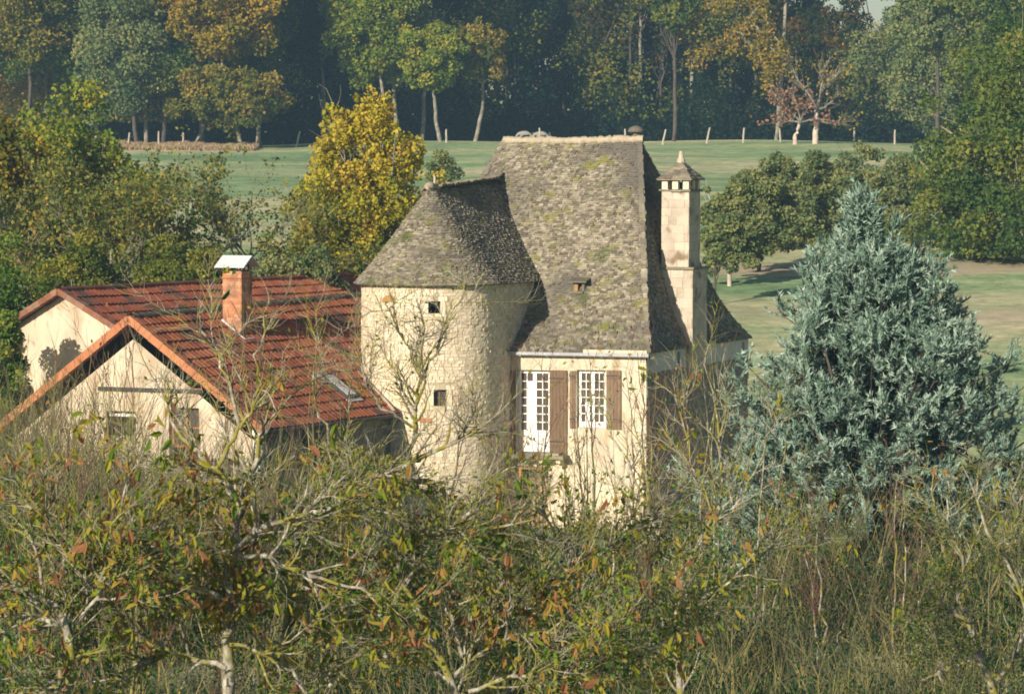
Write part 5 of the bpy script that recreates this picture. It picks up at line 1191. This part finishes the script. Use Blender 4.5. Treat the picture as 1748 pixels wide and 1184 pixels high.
bw3 = [[(480, 1250, 26), (478, 1130, 22), (490, 1020, 18), (492, 940, 16), (520, 870, 13), (600, 815, 12), (680, 800, 13), (750, 772, 11), (785, 748, 8), (815, 735, 4)],
       [(700, 798, 10), (706, 730, 10), (716, 670, 9), (712, 620, 8), (700, 585, 5)], [(716, 650, 7), (745, 600, 5), (765, 550, 4), (790, 505, 2)],
       [(706, 730, 7), (660, 700, 6), (625, 665, 4), (615, 610, 3)], [(712, 620, 5), (680, 570, 4), (660, 520, 3)],
       [(600, 815, 9), (570, 770, 7), (540, 700, 5), (530, 640, 4), (560, 580, 2)], [(492, 940, 12), (430, 900, 9), (400, 850, 7), (404, 790, 5)],
       [(490, 1020, 12), (560, 1000, 9), (620, 1010, 7), (700, 1030, 5)], [(680, 800, 8), (740, 830, 7), (800, 840, 5), (870, 800, 4)]]
bw4 = [[(800, 1270, 24), (770, 1160, 18), (735, 1080, 15), (690, 990, 12), (650, 935, 11), (715, 906, 10), (790, 915, 9), (850, 902, 6), (910, 890, 4)],
       [(735, 1080, 12), (680, 1060, 10), (620, 1030, 9), (560, 1010, 6)], [(770, 1160, 14), (830, 1090, 11), (880, 1040, 9), (940, 1010, 7), (1010, 960, 4)],
       [(790, 1120, 10), (765, 1050, 8), (770, 980, 6), (830, 930, 4)], [(770, 1160, 12), (700, 1130, 10), (600, 1110, 8), (560, 1170, 6)],
       [(830, 1090, 8), (900, 1080, 7), (980, 1080, 6), (1060, 1060, 4)], [(800, 1180, 10), (880, 1150, 8), (960, 1160, 6), (1020, 1120, 4)]]
bw5 = [[(1720, 1260, 26), (1680, 1130, 16), (1655, 1085, 14), (1645, 1030, 12), (1620, 970, 10), (1600, 900, 8), (1588, 850, 5), (1592, 800, 3)],
       [(1655, 1060, 12), (1610, 1030, 9), (1580, 1008, 6)], [(1645, 1030, 9), (1650, 960, 7), (1615, 900, 4), (1620, 820, 3)], [(1680, 1130, 12), (1630, 1100, 10), (1595, 1085, 8), (1570, 1075, 5)],
       [(1670, 1120, 9), (1620, 1140, 8), (1570, 1160, 6)], [(1700, 1160, 12), (1760, 1090, 10), (1745, 1000, 9), (1700, 940, 7), (1675, 880, 6), (1660, 820, 4), (1640, 790, 2)],
       [(1700, 940, 5), (1740, 880, 4), (1722, 820, 3)]]
bw6 = [[(1170, 1260, 20), (1160, 1150, 14), (1150, 1050, 11), (1160, 960, 9), (1230, 890, 8), (1240, 820, 7), (1222, 760, 6), (1235, 690, 4), (1200, 620, 3)],
       [(1230, 890, 6), (1275, 840, 5), (1300, 780, 4), (1330, 700, 3)], [(1230, 890, 6), (1190, 820, 5), (1170, 740, 4), (1150, 660, 3)], [(1160, 960, 7), (1110, 890, 6), (1080, 800, 5), (1040, 740, 3)],
       [(1150, 1050, 8), (1220, 1010, 7), (1290, 960, 5), (1350, 900, 3)], [(1160, 1130, 8), (1080, 1080, 7), (1040, 1000, 5), (1050, 930, 3)]]
lw_left = lambda px, py: np.exp(-((px - 260) / 160) ** 2 - ((py - 960) / 110) ** 2) * 4 + np.where(py < 680, .06, .6)
bough_tree('lichened tree with upright trunk and many orange and yellow leaves, below the brick chimney', 34, 385, bw1, 901, 60, 420, 900, leafw=lw_left)
bough_tree('lichened tree with pale arched boughs in the lower left corner', 33, 90, bw2, 902, 50, 330, 800)
bough_tree('lichened tree whose long bough crosses the front of the tower', 36, 480, bw3, 903, 60, 420, 420, leafw=lambda px, py: np.where(py > 820, 1., .02))
bough_tree('grey lichened tree with low tangled boughs below the tower', 35, 800, bw4, 904, 70, 520, 800, leafw=lambda px, py: np.where(py > 950, 1., .3))
bough_tree('pale bare tree in the lower right corner below the conifer', 52, 1720, bw5, 905, 40, 200, 60)
bough_tree('slender lichened tree before the side wall and conifer', 46, 1170, bw6, 906, 50, 300, 180, leafw=lambda px, py: np.where(py > 820, 1., .25))
bw7 = [[(1010, 1270, 20), (1000, 1150, 15), (970, 1060, 12), (985, 980, 9), (960, 910, 7), (925, 880, 5), (905, 850, 3)], [(985, 980, 8), (1040, 930, 6), (1100, 900, 5), (1135, 850, 3)],
       [(1000, 1150, 10), (1070, 1110, 8), (1130, 1100, 6), (1190, 1060, 4)], [(970, 1060, 8), (910, 1020, 7), (860, 990, 5), (830, 940, 4)], [(1000, 1190, 9), (930, 1170, 8), (870, 1180, 6)]]
bough_tree('grey tree with drooping coloured leaves in the lower middle', 38, 1010, bw7, 907, 60, 420, 420, leafw=lambda px, py: np.where(py > 880, 1., .2))

# ------------------------------------------------------------------ haze
g = Geo(); g.box((-170, -60, -3), (340, 0, 0), (0, 520, 0), (0, 0, 54))
m, nt, out = new_mat('haze'); v = N(nt, "ShaderNodeVolumePrincipled"); v.inputs["Color"].default_value = (.40, .70, .95, 1); v.inputs["Density"].default_value = .00042; v.inputs["Anisotropy"].default_value = .1
nt.links.new(v.outputs[0], out.inputs["Volume"])
tag(g.build('haze', m), label='thin blue autumn haze over the valley', cat='haze', kind='stuff')
